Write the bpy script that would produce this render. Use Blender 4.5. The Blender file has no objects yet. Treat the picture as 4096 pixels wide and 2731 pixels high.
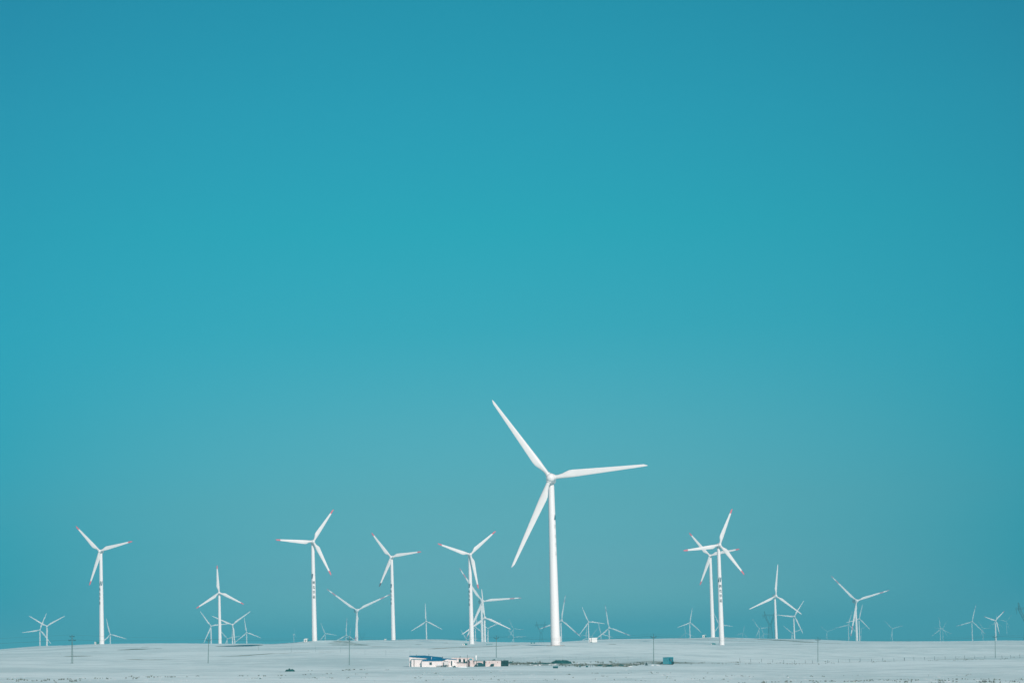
import bpy, math, random, os
import numpy as np
from mathutils import Vector, Matrix, noise as mnoise

random.seed(7)
RNG = np.random.default_rng(11)
sc = bpy.context.scene
col = sc.collection
R = math.radians

# ------------------------------------------------------------------ camera frame (pixel units of the 4096 px wide photograph)
FPX = 4096 / 36 * 100.0
CX, CY = 2048.0, 1365.5
PITCH = math.atan((2574.0 - CY) / FPX)
ROLL = R(1.5)
EYE = np.array([0.0, 0.0, 8.0])
_F = np.array([0, math.cos(PITCH), math.sin(PITCH)])
_R0 = np.array([1.0, 0, 0]); _U0 = np.array([0, -math.sin(PITCH), math.cos(PITCH)])
_Rt = math.cos(ROLL) * _R0 - math.sin(ROLL) * _U0
_Up = math.cos(ROLL) * _U0 + math.sin(ROLL) * _R0

def at(px, py, d):
    """world point seen at a photo pixel, d metres north of the camera"""
    v = _F * FPX + (px - CX) * _Rt - (py - CY) * _Up
    return EYE + v * (d / v[1])

def hexlin(r, g, b):
    f = lambda c: (c / 255 / 12.92) if c <= 10.3 else ((c / 255 + 0.055) / 1.055) ** 2.4
    return (f(r), f(g), f(b))

# ------------------------------------------------------------------ materials
def new_mat(name, base, rough=0.6, var=0.0, scale=1.0, metal=0.0, spec=0.3, bump=0.0, detail=5):
    m = bpy.data.materials.new(name); m.use_nodes = True
    nt = m.node_tree; b = nt.nodes['Principled BSDF']
    b.inputs['Roughness'].default_value = rough
    b.inputs['Metallic'].default_value = metal
    b.inputs['Specular IOR Level'].default_value = spec
    b.inputs['Base Color'].default_value = (*base, 1)
    if var > 0:
        tc = nt.nodes.new('ShaderNodeTexCoord'); n = nt.nodes.new('ShaderNodeTexNoise')
        n.inputs['Scale'].default_value = scale; n.inputs['Detail'].default_value = detail
        n.inputs['Roughness'].default_value = 0.65
        nt.links.new(tc.outputs['Object'], n.inputs['Vector'])
        mx = nt.nodes.new('ShaderNodeMix'); mx.data_type = 'RGBA'
        mx.inputs[6].default_value = (*[c * (1 - var) for c in base], 1)
        mx.inputs[7].default_value = (*[min(1, c * (1 + var)) for c in base], 1)
        mr = nt.nodes.new('ShaderNodeMapRange'); mr.inputs[1].default_value = 0.3; mr.inputs[2].default_value = 0.7
        nt.links.new(n.outputs['Fac'], mr.inputs[0]); nt.links.new(mr.outputs[0], mx.inputs[0])
        nt.links.new(mx.outputs[2], b.inputs['Base Color'])
        if bump > 0:
            bp = nt.nodes.new('ShaderNodeBump'); bp.inputs['Strength'].default_value = 0.6
            bp.inputs['Distance'].default_value = bump
            nt.links.new(n.outputs['Fac'], bp.inputs['Height']); nt.links.new(bp.outputs['Normal'], b.inputs['Normal'])
    return m

def paint_mat(name, base, streak=0.08):
    """painted steel with faint rain streaks running down"""
    m = bpy.data.materials.new(name); m.use_nodes = True
    nt = m.node_tree; b = nt.nodes['Principled BSDF']
    b.inputs['Roughness'].default_value = 0.45; b.inputs['Specular IOR Level'].default_value = 0.35
    tc = nt.nodes.new('ShaderNodeTexCoord'); mp = nt.nodes.new('ShaderNodeMapping')
    mp.inputs['Scale'].default_value = (1.6, 1.6, 0.06)
    n = nt.nodes.new('ShaderNodeTexNoise'); n.inputs['Scale'].default_value = 1.0; n.inputs['Detail'].default_value = 6
    mx = nt.nodes.new('ShaderNodeMix'); mx.data_type = 'RGBA'
    mx.inputs[6].default_value = (*[c * (1 - streak) for c in base], 1); mx.inputs[7].default_value = (*base, 1)
    mr = nt.nodes.new('ShaderNodeMapRange'); mr.inputs[1].default_value = 0.32; mr.inputs[2].default_value = 0.5
    L = nt.links.new
    L(tc.outputs['Object'], mp.inputs['Vector']); L(mp.outputs[0], n.inputs['Vector']); L(n.outputs['Fac'], mr.inputs[0])
    L(mr.outputs[0], mx.inputs[0]); L(mx.outputs[2], b.inputs['Base Color'])
    return m

M = dict(
    white=paint_mat('white_turbine_paint', (0.80, 0.80, 0.79)),
    blade=new_mat('white_blade_gelcoat', (0.69, 0.70, 0.69), 0.4, 0.04, 0.25),
    red=new_mat('red_blade_paint', (0.56, 0.13, 0.17), 0.5, 0.12, 0.8),
    palered=new_mat('pale_red_band_paint', (0.42, 0.22, 0.27), 0.6, 0.12, 0.5),  # red lightened in the colour itself so the far bands look hazier
    darkred=new_mat('dark_blade_tip', (0.10, 0.05, 0.07), 0.5, 0.12, 0.8),  # darker version of the tip red, used on one blade
    nacelle=new_mat('grey_nacelle_paint', (0.42, 0.46, 0.47), 0.5, 0.08, 0.6),
    slate=new_mat('slate_nacelle_paint', (0.06, 0.16, 0.19), 0.5, 0.08, 0.6),
    ink=new_mat('dark_teal_lettering', (0.008, 0.06, 0.075), 0.6, 0.1, 3),
    tealink=new_mat('teal_logo_paint', (0.003, 0.10, 0.15), 0.6, 0.1, 3),
    paleink=new_mat('faded_lettering', (0.50, 0.56, 0.56), 0.6, 0.1, 3),
    greenink=new_mat('pale_green_logo_paint', (0.10, 0.34, 0.32), 0.6, 0.1, 3),
    concrete=new_mat('grey_concrete', (0.33, 0.34, 0.33), 0.85, 0.15, 4),
    pole=new_mat('weathered_pole', (0.13, 0.22, 0.215), 0.85, 0.2, 6),
    iron=new_mat('dark_iron', (0.012, 0.05, 0.055), 0.6, 0.2, 8),
    lattice=new_mat('galvanised_lattice', (0.03, 0.10, 0.12), 0.5, 0.1, 1),
    plaster=new_mat('pinkish_white_plaster', (0.74, 0.69, 0.67), 0.9, 0.10, 0.9),
    oldplaster=new_mat('stained_pink_plaster', (0.66, 0.585, 0.56), 0.9, 0.18, 1.3),
    blueroof=new_mat('blue_steel_roof', (0.008, 0.15, 0.29), 0.4, 0.2, 1.2),
    tealtrim=new_mat('teal_trim', (0.02, 0.19, 0.25), 0.5, 0.15, 2),
    glass=new_mat('dark_window_glass', (0.008, 0.055, 0.065), 0.15, 0, 1, 0, 0.5),
    doorwhite=new_mat('white_door_paint', (0.78, 0.76, 0.74), 0.6, 0.06, 2),
    maroon=new_mat('red_paper', (0.26, 0.04, 0.05), 0.8, 0.1, 5),
    greyflat=new_mat('grey_cement_roof', (0.27, 0.29, 0.29), 0.9, 0.2, 2),
    tarp=new_mat('dark_teal_tarpaulin', (0.012, 0.075, 0.085), 0.8, 0.4, 2.5, bump=0.05),
    dung=new_mat('dark_heap_soil', (0.010, 0.07, 0.068), 0.95, 0.6, 2.0, bump=0.1),
    brush=new_mat('brushwood', (0.020, 0.085, 0.085), 0.95, 0.6, 3.0),
    cabinA=new_mat('pale_teal_cabin_paint', (0.075, 0.33, 0.38), 0.6, 0.14, 1.5),
    cabinB=new_mat('deep_teal_cabin_paint', (0.012, 0.16, 0.20), 0.6, 0.22, 1.5),
    kiosk=new_mat('green_kiosk_paint', (0.015, 0.17, 0.19), 0.6, 0.15, 1),
    kioskwhite=new_mat('white_kiosk_paint', (0.80, 0.80, 0.77), 0.6, 0.06, 1),
    rubber=new_mat('black_rubber', (0.01, 0.035, 0.035), 0.8, 0.2, 4),
    cloth=new_mat('white_flag_cloth', (0.75, 0.77, 0.75), 0.9, 0.05, 3),
    snowlump=new_mat('drifted_snow', (0.66, 0.72, 0.73), 0.8, 0.05, 1.0, bump=0.05),
    straw=new_mat('dry_grass_blades', (0.12, 0.15, 0.125), 0.95, 0.75, 0.35),
    wire=new_mat('aluminium_wire', (0.05, 0.11, 0.12), 0.5),
)

# ------------------------------------------------------------------ mesh builder
class MB:
    def __init__(s): s.v = []; s.f = []; s.m = []; s.mats = []; s.cur = 0
    def mat(s, m):
        if m not in s.mats: s.mats.append(m)
        s.cur = s.mats.index(m); return s
    def add(s, vs, fs):
        o = len(s.v); s.v += [tuple(map(float, v)) for v in vs]
        for f in fs: s.f.append([i + o for i in f]); s.m.append(s.cur)
        return s
    def box(s, x0, x1, y0, y1, z0, z1):
        return s.add([(x0, y0, z0), (x1, y0, z0), (x1, y1, z0), (x0, y1, z0), (x0, y0, z1), (x1, y0, z1), (x1, y1, z1), (x0, y1, z1)],
                     [(0, 3, 2, 1), (4, 5, 6, 7), (0, 1, 5, 4), (1, 2, 6, 5), (2, 3, 7, 6), (3, 0, 4, 7)])
    def hexa(s, bot, top):
        return s.add(list(bot) + list(top), [(0, 3, 2, 1), (4, 5, 6, 7), (0, 1, 5, 4), (1, 2, 6, 5), (2, 3, 7, 6), (3, 0, 4, 7)])
    def tube(s, a, b, r0, r1=None, n=8):
        r1 = r0 if r1 is None else r1
        a, b = Vector(a), Vector(b); ax = (b - a).normalized()
        u = ax.orthogonal().normalized(); w = ax.cross(u)
        vs = []
        for p, r in ((a, r0), (b, r1)):
            for i in range(n):
                t = 2 * math.pi * i / n; vs.append(p + (u * math.cos(t) + w * math.sin(t)) * r)
        fs = [(i, (i + 1) % n, n + (i + 1) % n, n + i) for i in range(n)] + [tuple(range(n))[::-1], tuple(range(n, 2 * n))]
        return s.add(vs, fs)
    def lathe(s, prof, n=24, axis='z', caps=True):
        vs = []
        for r, h in prof:
            for i in range(n):
                t = 2 * math.pi * i / n
                vs.append((r * math.cos(t), r * math.sin(t), h) if axis == 'z' else (r * math.cos(t), h, r * math.sin(t)))
        fs = []
        for k in range(len(prof) - 1):
            for i in range(n):
                j = (i + 1) % n; fs.append((k * n + i, k * n + j, k * n + n + j, k * n + n + i))
        if caps:
            fs.append(tuple(range(n))[::-1]); L = (len(prof) - 1) * n; fs.append(tuple(range(L, L + n)))
        return s.add(vs, fs)
    def prism(s, pts, y0, y1):
        """outline in xz, extruded along y"""
        n = len(pts)
        return s.add([(x, y0, z) for x, z in pts] + [(x, y1, z) for x, z in pts],
                     [tuple(range(n)), tuple(range(n, 2 * n))[::-1]] + [(i, n + i, n + (i + 1) % n, (i + 1) % n) for i in range(n)])
    def mesh(s, name, smooth=False):
        me = bpy.data.meshes.new(name); me.from_pydata(s.v, [], s.f)
        for m in s.mats: me.materials.append(m)
        me.polygons.foreach_set('material_index', s.m)
        import bmesh as _b
        bm = _b.new(); bm.from_mesh(me); _b.ops.recalc_face_normals(bm, faces=bm.faces); bm.to_mesh(me); bm.free()
        if smooth:
            me.polygons.foreach_set('use_smooth', [True] * len(me.polygons))
            try: me.set_sharp_from_angle(angle=R(40))
            except Exception: pass
        me.update(); return me
    def build(s, name, parent=None, smooth=False, loc=None):
        return link(name, s.mesh(name, smooth), parent, loc)

def link(name, me, parent=None, loc=None):
    o = bpy.data.objects.new(name, me); col.objects.link(o)
    if parent: o.parent = parent
    if loc is not None: o.location = loc
    return o
def tag(o, label=None, cat=None, group=None, kind=None):
    if label: o['label'] = label
    if cat: o['category'] = cat
    if group: o['group'] = group
    if kind: o['kind'] = kind
    return o
def thing(name, label, cat, loc, group=None, rz=0.0):
    o = bpy.data.objects.new(name, None); col.objects.link(o)
    o.location = loc; o.rotation_euler = (0, 0, rz); o.empty_display_size = 1
    return tag(o, label, cat, group)

# ------------------------------------------------------------------ turbine table
# code, kind, hub px x, y, distance m, blade m, phase deg, yaw deg, label
TURB = [
 ('A1','M',159.4,2517.9,6067,38.2,22.0,10,'pale turbine at far left, hub just lower left of the turbine with raised V blades'),
 ('A2','M',187.2,2503.1,5265,38.2,61.0,8,'pale turbine at far left with two blades raised in a wide V above its tower'),
 ('A3','S',398.3,2202.9,1920,24.0,75.5,-10,'leftmost large white red-tipped turbine, dark slanted logo facing the camera on its tower'),
 ('A4','M',440.9,2536.1,6524,38.2,106.5,10,'small pale turbine peeking out right beside the base of the leftmost large red-tipped turbine'),
 ('B1','S',876.3,2369.3,2485,24.0,116.0,3,'smaller white red-tipped turbine with one blade straight up and a plain unmarked tower'),
 ('B2','M',844.1,2502.2,5937,38.2,84.0,10,'hazy turbine just left of the upright red-tipped turbine, one blade pointing up and left'),
 ('B3','M',930.1,2497.4,4900,38.2,54.0,8,'hazy turbine just right of the upright red-tipped turbine, two blades raised in a wide V'),
 ('B4','M',986.6,2528.7,7105,38.2,111.5,10,'hazy turbine with near-upright blade, rightmost in the cluster around the upright red-tipped turbine'),
 ('B5','M',909.3,2552.6,8600,38.9,80.0,10,'tiny faint turbine low between the upright red-tipped turbine and the hazy V-bladed one'),
 ('B6','M',1178.2,2535.7,8900,23.8,2.0,80,'faint turbine seen edge-on as a single thin line above the snow'),
 ('C1','S',1253.0,2165.0,1790,24.0,33.0,12,'large red-tipped turbine with dark characters facing the camera and one blade pointing level left'),
 ('C2','M',1300.5,2532.9,8813,36.0,99.0,10,'small pale turbine beside the base of the large turbine whose blade points level left'),
 ('C3','L',1385.4,2538.5,9080,57.4,3.0,15,'faint slim turbine with one upright blade, just left of the pole by the grass knoll'),
 ('C6','L',1398.4,2544.5,11900,39.4,11.0,18,'faintest turbine directly behind the top of the utility pole by the bare grass knoll'),
 ('C4','L',1428.7,2440.1,4695,62.0,65.5,14,'tall hazy turbine with red-banded blades in a wide Y, standing behind the bare grass knoll'),
 ('C5','S',1563.4,2227.0,2152,24.0,81.5,-10,'large white turbine with red tips except its dark-tipped lower blade'),
 ('D1','M',1704.7,2483.5,6021,38.2,118.0,4,'pale turbine standing by itself above the house, one blade straight up'),
 ('D2','S',1881.5,2216.8,1944,24.0,48.5,12,'large red-tipped turbine just left of the biggest one, lower blade hanging along its tower'),
 ('D3','L',1928.8,2404.0,4376,62.0,86.0,14,'tall hazy turbine with red-banded blades, one of them pointing level right'),
 ('D4','M',1938.8,2469.2,3799,38.2,115.0,6,'untipped white turbine in front of the red-banded one whose blade points level right'),
 ('D5','M',1902.8,2508.3,7900,38.2,8.5,18,'faint turbine between the large red-tipped tower and the tall red-banded hazy tower'),
 ('D6','M',1866.3,2555.2,8900,36.6,89.0,18,'tiny faint turbine low at the left foot of the red-tipped turbine near the biggest'),
 ('D7','M',1951.9,2511.8,7588,38.2,65.5,8,'faint turbine just right of the untipped white turbine near the utility pole'),
 ('D8','L',2054.0,2513.9,12637,49.8,94.5,18,'very faint turbine left of the biggest tower, the higher of two stacked hubs'),
 ('D9','L',2055.3,2547.4,11480,51.6,87.5,10,'very faint turbine left of the biggest tower, the lower of two stacked hubs'),
 ('E1','L',2246.4,2480.1,6800,62.0,11.0,18,'hazy turbine partly hidden right behind the biggest turbine tower'),
 ('E2','M',2354.2,2485.7,6538,38.2,97.5,8,'pale turbine rising behind the white container on the ridge, one blade level right'),
 ('E3','M',2345.0,2550.4,9200,35.9,3.0,14,'small faint turbine with low hub just left of the white container on the ridge'),
 ('E7','L',2367.0,2543.6,12020,50.7,38.0,10,'faintest turbine with low hub just right behind the white container on the ridge'),
 ('E4','M',2404.6,2534.8,8739,36.2,106.5,8,'small pale low turbine right of the container turbine, its hub just above the snow'),
 ('E5','L',2436.7,2509.6,7585,62.0,111.5,6,'faint turbine with pale red tip, rightmost of the group around the white container'),
 ('F1','M',2760.5,2488.6,7335,38.2,11.5,18,'hazy turbine left of the pair of overlapping red-tipped turbines on the right'),
 ('F2','L',2742.3,2530.5,13758,48.5,113.5,8,'faintest low turbine just left of the hazy one beside the overlapping red-tipped pair'),
 ('F3','S',2838.8,2221.4,2210,24.0,79.0,-12,'rear turbine of the overlapping red-tipped pair, plain tower without characters'),
 ('F4','S',2878.4,2178.1,1762,24.0,21.5,12,'front turbine of the overlapping red-tipped pair, logo and dark characters down its tower'),
 ('F5','M',2877.0,2497.9,8000,38.2,97.5,8,'hazy turbine mostly hidden behind the front tower of the red-tipped pair'),
 ('F6','L',2971.7,2530.5,14000,42.8,16.0,10,'tiny very faint turbine alone just right of the front red-tipped tower of the pair'),
 ('F7','L',3036.9,2512.8,11300,48.5,85.5,8,'faint turbine left of the lattice pylon beside the untipped white turbine on the right'),
 ('F8','L',3054.7,2533.8,11900,36.9,99.5,8,'faintest low turbine in front of the foot of the lattice pylon by the untipped turbine'),
 ('F9','M',3103.6,2382.3,3399,38.2,6.0,14,"clear untipped white turbine at right with dark marks along its tower's left edge"),
 ('F10','M',3177.7,2463.9,5737,38.2,35.0,18,'hazy turbine just right of the untipped white one, one blade pointing level left'),
 ('F11','M',3168.9,2530.5,8962,35.6,70.0,8,'small faint turbine low behind the hazy one with a level left blade'),
 ('G4','L',3308.5,2524.8,14643,47.6,72.0,8,'very faint turbine alone between the utility pole and the red-banded turbine at right'),
 ('G5','L',3394.5,2497.4,10250,52.3,18.0,10,'faint turbine just left of the tall red-banded turbine at right, one long blade pointing left'),
 ('G6','L',3426.7,2401.9,4869,62.0,74.0,14,'tall hazy turbine at right with red-banded blades and a grey nacelle'),
 ('G7','M',3437.5,2473.5,7310,38.2,16.0,14,'hazy turbine just right behind the tower of the tall red-banded turbine at right'),
 ('G8','L',3444.5,2515.7,13700,32.9,61.5,18,'faintest turbine low behind the right foot of the tall red-banded turbine at right'),
 ('G9','L',3570.0,2513.5,12058,50.6,75.0,20,'faint Y-shaped turbine standing alone to the right of the tall red-banded one'),
 ('H1','L',3762.0,2513.9,11681,51.2,115.0,16,'left one of two faint overlapping star-like turbines near the right edge'),
 ('H2','L',3772.5,2511.8,13911,48.3,33.0,18,'right one of two faint overlapping star-like turbines near the right edge'),
 ('H3','L',3888.9,2484.4,9161,57.2,15.5,8,'pale turbine with long upright blade between the star-like pair and the last utility pole'),
 ('H4','L',3932.3,2512.6,13400,45.7,87.0,18,'faint low turbine just left of the turbine behind the last utility pole'),
 ('H5','S',3983.1,2480.1,6200,29.6,47.0,18,'pale turbine directly behind the last utility pole on the right'),
 ('H6','L',3984.4,2488.7,13100,39.7,6.0,10,'faintest turbine hidden behind the hub of the one at the last utility pole'),
 ('H7','L',4026.6,2483.5,14300,44.8,43.0,8,'very faint turbine between the last utility pole and the lattice pylon at the right edge'),
 ('Big','M',2202.0,1910.0,1116,38.4,84.0,-3,'biggest nearest white turbine with a teal slash high on its thick tower'),
]
HUBH = dict(S=60.0, M=65.0, L=88.0)
RAD = dict(S=24.0, M=38.25, L=62.0)
NEAR = {'A3', 'C1', 'C5', 'D2', 'F3', 'F4', 'Big'}

# ------------------------------------------------------------------ terrain height
def prof(px, table):
    xs, ys = zip(*table); return np.interp(px, xs, ys)
K = 4096 / 2352
CRESTY = [(-400,1492),(0,1490.2),(85,1482.7),(150,1480.7),(225,1478),(344,1476.5),(370,1476.5),(504,1477.7),(631,1477.5),(676,1475),(708,1471),(749,1469.7),(821,1469.5),(901,1469),(965,1467.8),(1018,1467.2),(1058,1469.5),(1106,1473),(1168,1474),(1263,1474),(1297,1472.8),(1354,1469),(1409,1467.2),(1484,1465.7),(1522,1465),(1602,1464.4),(1642,1461.9),(1683,1463.8),(1784,1466.2),(1866,1467.2),(1955,1471),(2030,1472),(2200,1471.6),(2316,1470.3),(2352,1470.3),(2750,1468)]
CRESTD = [(-400,2100),(225,2000),(504,2100),(640,1900),(690,1812),(724,1795),(800,1815),(860,1960),(902,2150),(1086,2300),(1276,2300),(1635,2215),(1785,2350),(2352,2350)]
Y1750 = [(0,1494),(225,1479.5),(300,1482),(504,1483),(640,1482.5),(690,1481),(724,1480),(800,1481.5),(902,1481.5),(1086,1484),(1180,1481),(1276,1476),(1484,1475),(1600,1478),(1659,1481.5),(1720,1478),(1785,1474),(1955,1476),(2352,1474.5)]
YMID = [(0,1503),(600,1496),(900,1490),(1086,1487),(1180,1482),(1276,1478),(1360,1479),(1500,1482),(1659,1486),(1900,1487),(2352,1487)]
YFOOT = [(0,1521),(478,1525.6),(802,1526),(1000,1528),(1300,1525),(1500,1521.4),(1878,1521),(2285,1511.4),(2352,1510)]
DFOOT = [(0,930),(1000,890),(1500,900),(1878,980),(2285,1075),(2352,1080)]
rowU, rowD, rowZ = [], [], []
pxs = np.linspace(-400, 2750, 260)
def add_row(Y, D):
    u, d, z = [], [], []
    for X in pxs:
        dd = D(X); p = at(X * K, Y(X) * K, dd); u.append(p[0] / p[1]); d.append(dd); z.append(p[2])
    rowU.append(np.array(u)); rowD.append(np.array(d)); rowZ.append(np.array(z))
add_row(lambda X: 1568.0, lambda X: 560.0)
add_row(lambda X: prof(X, YFOOT), lambda X: prof(X, DFOOT))
add_row(lambda X: prof(X, YMID), lambda X: 1150.0 + max(0, X - 1600) * 0.2)
add_row(lambda X: prof(X, Y1750), lambda X: 1750.0)
add_row(lambda X: prof(X, CRESTY), lambda X: prof(X, CRESTD))

FARB = []
for t in TURB:
    if t[0] in NEAR: continue
    p = at(t[2], t[3], t[4]); FARB.append((p[0], p[1], p[2] - HUBH[t[1]] * t[5] / RAD[t[1]]))
FARB += [(-6000, 9000, -70), (6000, 9000, -85), (-9000, 20000, -90), (9000, 20000, -110), (0, 22000, -95), (-3000, 3500, -25), (3000, 3500, -45)]
FARB = np.array(FARB)

def wob(x, y):
    return (0.10 * np.sin(x * 0.071 + y * 0.023 + 1.3) + 0.08 * np.sin(x * 0.029 - y * 0.047 + 0.4) + 0.05 * np.sin(x * 0.19 + y * 0.11 + 2.0)
            + 0.04 * np.sin(-x * 0.13 + y * 0.21) + 0.12 * np.sin(x * 0.013 + y * 0.031 + 4.0))

def terrain(x, y):
    x = np.atleast_1d(np.asarray(x, float)); y = np.atleast_1d(np.asarray(y, float))
    u = x / np.maximum(y, 40.0)
    Ds = [np.interp(u, rowU[k], rowD[k]) for k in range(5)]
    Zs = [np.interp(u, rowU[k], rowZ[k]) for k in range(5)]
    z = np.where(y < Ds[0], Zs[0], 0.0)
    for k in range(4):
        t = np.clip((y - Ds[k]) / (Ds[k + 1] - Ds[k]), 0, 1)
        if k == 3: t2 = t
        else: t2 = t
        seg = Zs[k] + (Zs[k + 1] - Zs[k]) * t2
        z = np.where((y >= Ds[k]) & (y < Ds[k + 1] + 1e-6), seg, z)
    far = y >= Ds[4]
    if far.any():
        xf, yf = x[far], y[far]
        num = np.zeros_like(xf); den = np.zeros_like(xf)
        for bx, by, bz in FARB:
            w = 1.0 / (((xf - bx) ** 2 + ((yf - by) * 0.6) ** 2) + 2500.0) ** 1.6
            num += w * bz; den += w
        V = num / den
        t = np.clip((yf - Ds[4][far]) / 260.0, 0, 1); t = t * t * (3 - 2 * t)
        zc = Zs[4][far]
        zz = zc + (np.minimum(V, zc - 1) - zc) * t
        los = 8 + (zc - 8) * yf / Ds[4][far] - 0.012 * np.minimum(yf - Ds[4][far], 400) - 0.0015 * (yf - Ds[4][far])
        z[far] = np.minimum(zz, los)
    return z + wob(x, y) * np.clip(y / 500, 0.3, 1) * 0.7

def gz(x, y): return float(terrain(x, y)[0])

def ground_at(px, py):
    ds = np.arange(200, 2500, 2.0)
    v = _F * FPX + (px - CX) * _Rt - (py - CY) * _Up
    P = EYE[None] + v[None] * (ds / v[1])[:, None]
    below = P[:, 2] <= terrain(P[:, 0], P[:, 1])
    k = int(np.argmax(below)) if below.any() else int(np.argmin(np.where(ds < 2350, P[:, 2] - terrain(P[:, 0], P[:, 1]), 1e9)))
    return np.array([P[k, 0], P[k, 1], gz(P[k, 0], P[k, 1])])

def scale_at(y): return FPX / y     # photo px per metre

# ------------------------------------------------------------------ terrain mesh
us = np.concatenate([np.linspace(-1.0, -0.2, 30)[:-1], np.linspace(-0.2, 0.2, 430), np.linspace(0.2, 1.0, 30)[1:]])
dsr = np.concatenate([np.array([-60.0, -20, 2, 40, 90, 150, 220, 290]), np.arange(330, 2480, 5.5), np.geomspace(2500, 21000, 70)])
UU, DD = np.meshgrid(us, dsr)
XX = UU * np.maximum(DD, 60); YY = DD
ZZ = terrain(XX.ravel(), YY.ravel()).reshape(XX.shape)
nr, nc = XX.shape
verts = np.stack([XX, YY, ZZ], -1).reshape(-1, 3)
idx = np.arange(nr * nc).reshape(nr, nc)
quads = np.stack([idx[:-1, :-1], idx[:-1, 1:], idx[1:, 1:], idx[1:, :-1]], -1).reshape(-1, 4)
me = bpy.data.meshes.new('snow_ground')
me.vertices.add(len(verts)); me.vertices.foreach_set('co', verts.ravel())
me.loops.add(quads.size); me.loops.foreach_set('vertex_index', quads.ravel().astype(np.int32))
me.polygons.add(len(quads)); me.polygons.foreach_set('loop_start', np.arange(0, quads.size, 4, dtype=np.int32))
me.update(calc_edges=True); me.validate()
me.polygons.foreach_set('use_smooth', np.ones(len(me.polygons), dtype=bool))

# bare-grass patches, led by a turbine rotor's shadow painted as streak and blob: photo px centre, half width px, half height px, strength
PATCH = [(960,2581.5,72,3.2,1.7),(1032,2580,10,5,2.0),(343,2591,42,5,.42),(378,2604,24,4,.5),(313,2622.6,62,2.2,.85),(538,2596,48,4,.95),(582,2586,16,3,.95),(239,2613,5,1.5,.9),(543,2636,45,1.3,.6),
 (626,2593,27,2.2,.9),(1372,2578,62,7,.46),(1369,2566,48,3,.5),(1420,2573,44,4,.5),(1330,2571,30,3,.5),(1440,2580,40,4,.5),(1523,2584,60,3.5,.46),(1670,2577,9,2,1.0),
 (1676,2576.5,18,2,1.0),(1782,2570,18,1.5,.7),(2450,2575,17,2,1.0),(2371,2571,32,1.6,.7),(2515,2570,30,1.1,.45),
 (2967,2552,11,2,1.0),(2911,2550,48,2,.6),(3191,2576,28,2,.85),(2836,2551,42,2,.5),(3060,2556,40,1.5,.6),(3420,2570,60,1.2,.35),(3900,2573,90,1.2,.3),
 (1860,2673,120,2,.3),(2200,2571,40,1,.3),(150,2570,120,2,.15),(1100,2660,60,2,.25)]
LINES = [([(895,2624),(1000,2619),(1080,2613),(1225,2608)],1.0,.75),([(1270,2607),(1360,2605)],.9,.6),([(1530,2602),(1600,2601)],.9,.6),
 ([(1726,2594),(1800,2590),(1878,2586),(2000,2582),(2060,2580)],1.0,.75),([(560,2638),(640,2637)],.9,.6),([(3040,2554),(3120,2559),(3220,2566),(3330,2571)],1.0,.6),
 ([(1950,2653),(2100,2654),(2200,2657),(2400,2657),(2560,2652),(2660,2648)],6.5,.55),([(2050,2647),(2250,2645),(2660,2640)],3.0,.30),
 ([(2660,2648),(2800,2650),(3000,2648),(3100,2652),(3300,2650)],2.5,.36),([(3300,2650),(3600,2641),(3900,2633),(4096,2631)],1.8,.36),
 ([(0,2724),(200,2716),(420,2713),(620,2706)],3,.22),([(620,2706),(1000,2704),(1400,2690),(1700,2690)],2.5,.16),([(2900,2722),(3400,2720),(4096,2716)],4,.2)]
bare = np.zeros(len(verts)); vx, vy = verts[:, 0], verts[:, 1]  # bare grass cover; the highest values mark the painted rotor shadow
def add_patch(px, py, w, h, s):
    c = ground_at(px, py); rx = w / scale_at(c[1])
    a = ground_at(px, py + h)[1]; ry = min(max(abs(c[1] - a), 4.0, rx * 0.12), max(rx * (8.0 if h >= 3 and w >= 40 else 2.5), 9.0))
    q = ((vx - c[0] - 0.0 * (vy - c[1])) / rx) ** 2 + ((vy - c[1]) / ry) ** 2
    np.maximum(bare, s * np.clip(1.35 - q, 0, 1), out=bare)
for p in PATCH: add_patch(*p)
for pts, h, s in LINES:
    g = [ground_at(*p) for p in pts]
    for i in range(len(g) - 1):
        a, b = g[i][:2], g[i + 1][:2]; ab = b - a
        hh = min(max(abs(ground_at(pts[i][0], pts[i][1] + h)[1] - a[1]), 3.2), 12.0 if h < 1.5 else 24.0)
        t = np.clip(((vx - a[0]) * ab[0] + (vy - a[1]) * ab[1]) / (ab @ ab), 0, 1)
        dd = np.hypot(vx - a[0] - t * ab[0], vy - a[1] - t * ab[1])
        np.maximum(bare, s * np.clip(1.5 - 1.5 * dd / hh, 0, 1), out=bare)
att = me.attributes.new('bare', 'FLOAT', 'POINT'); att.data.foreach_set('value', bare.astype(np.float32))  # bare grass cover plus the painted rotor shadow

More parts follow.
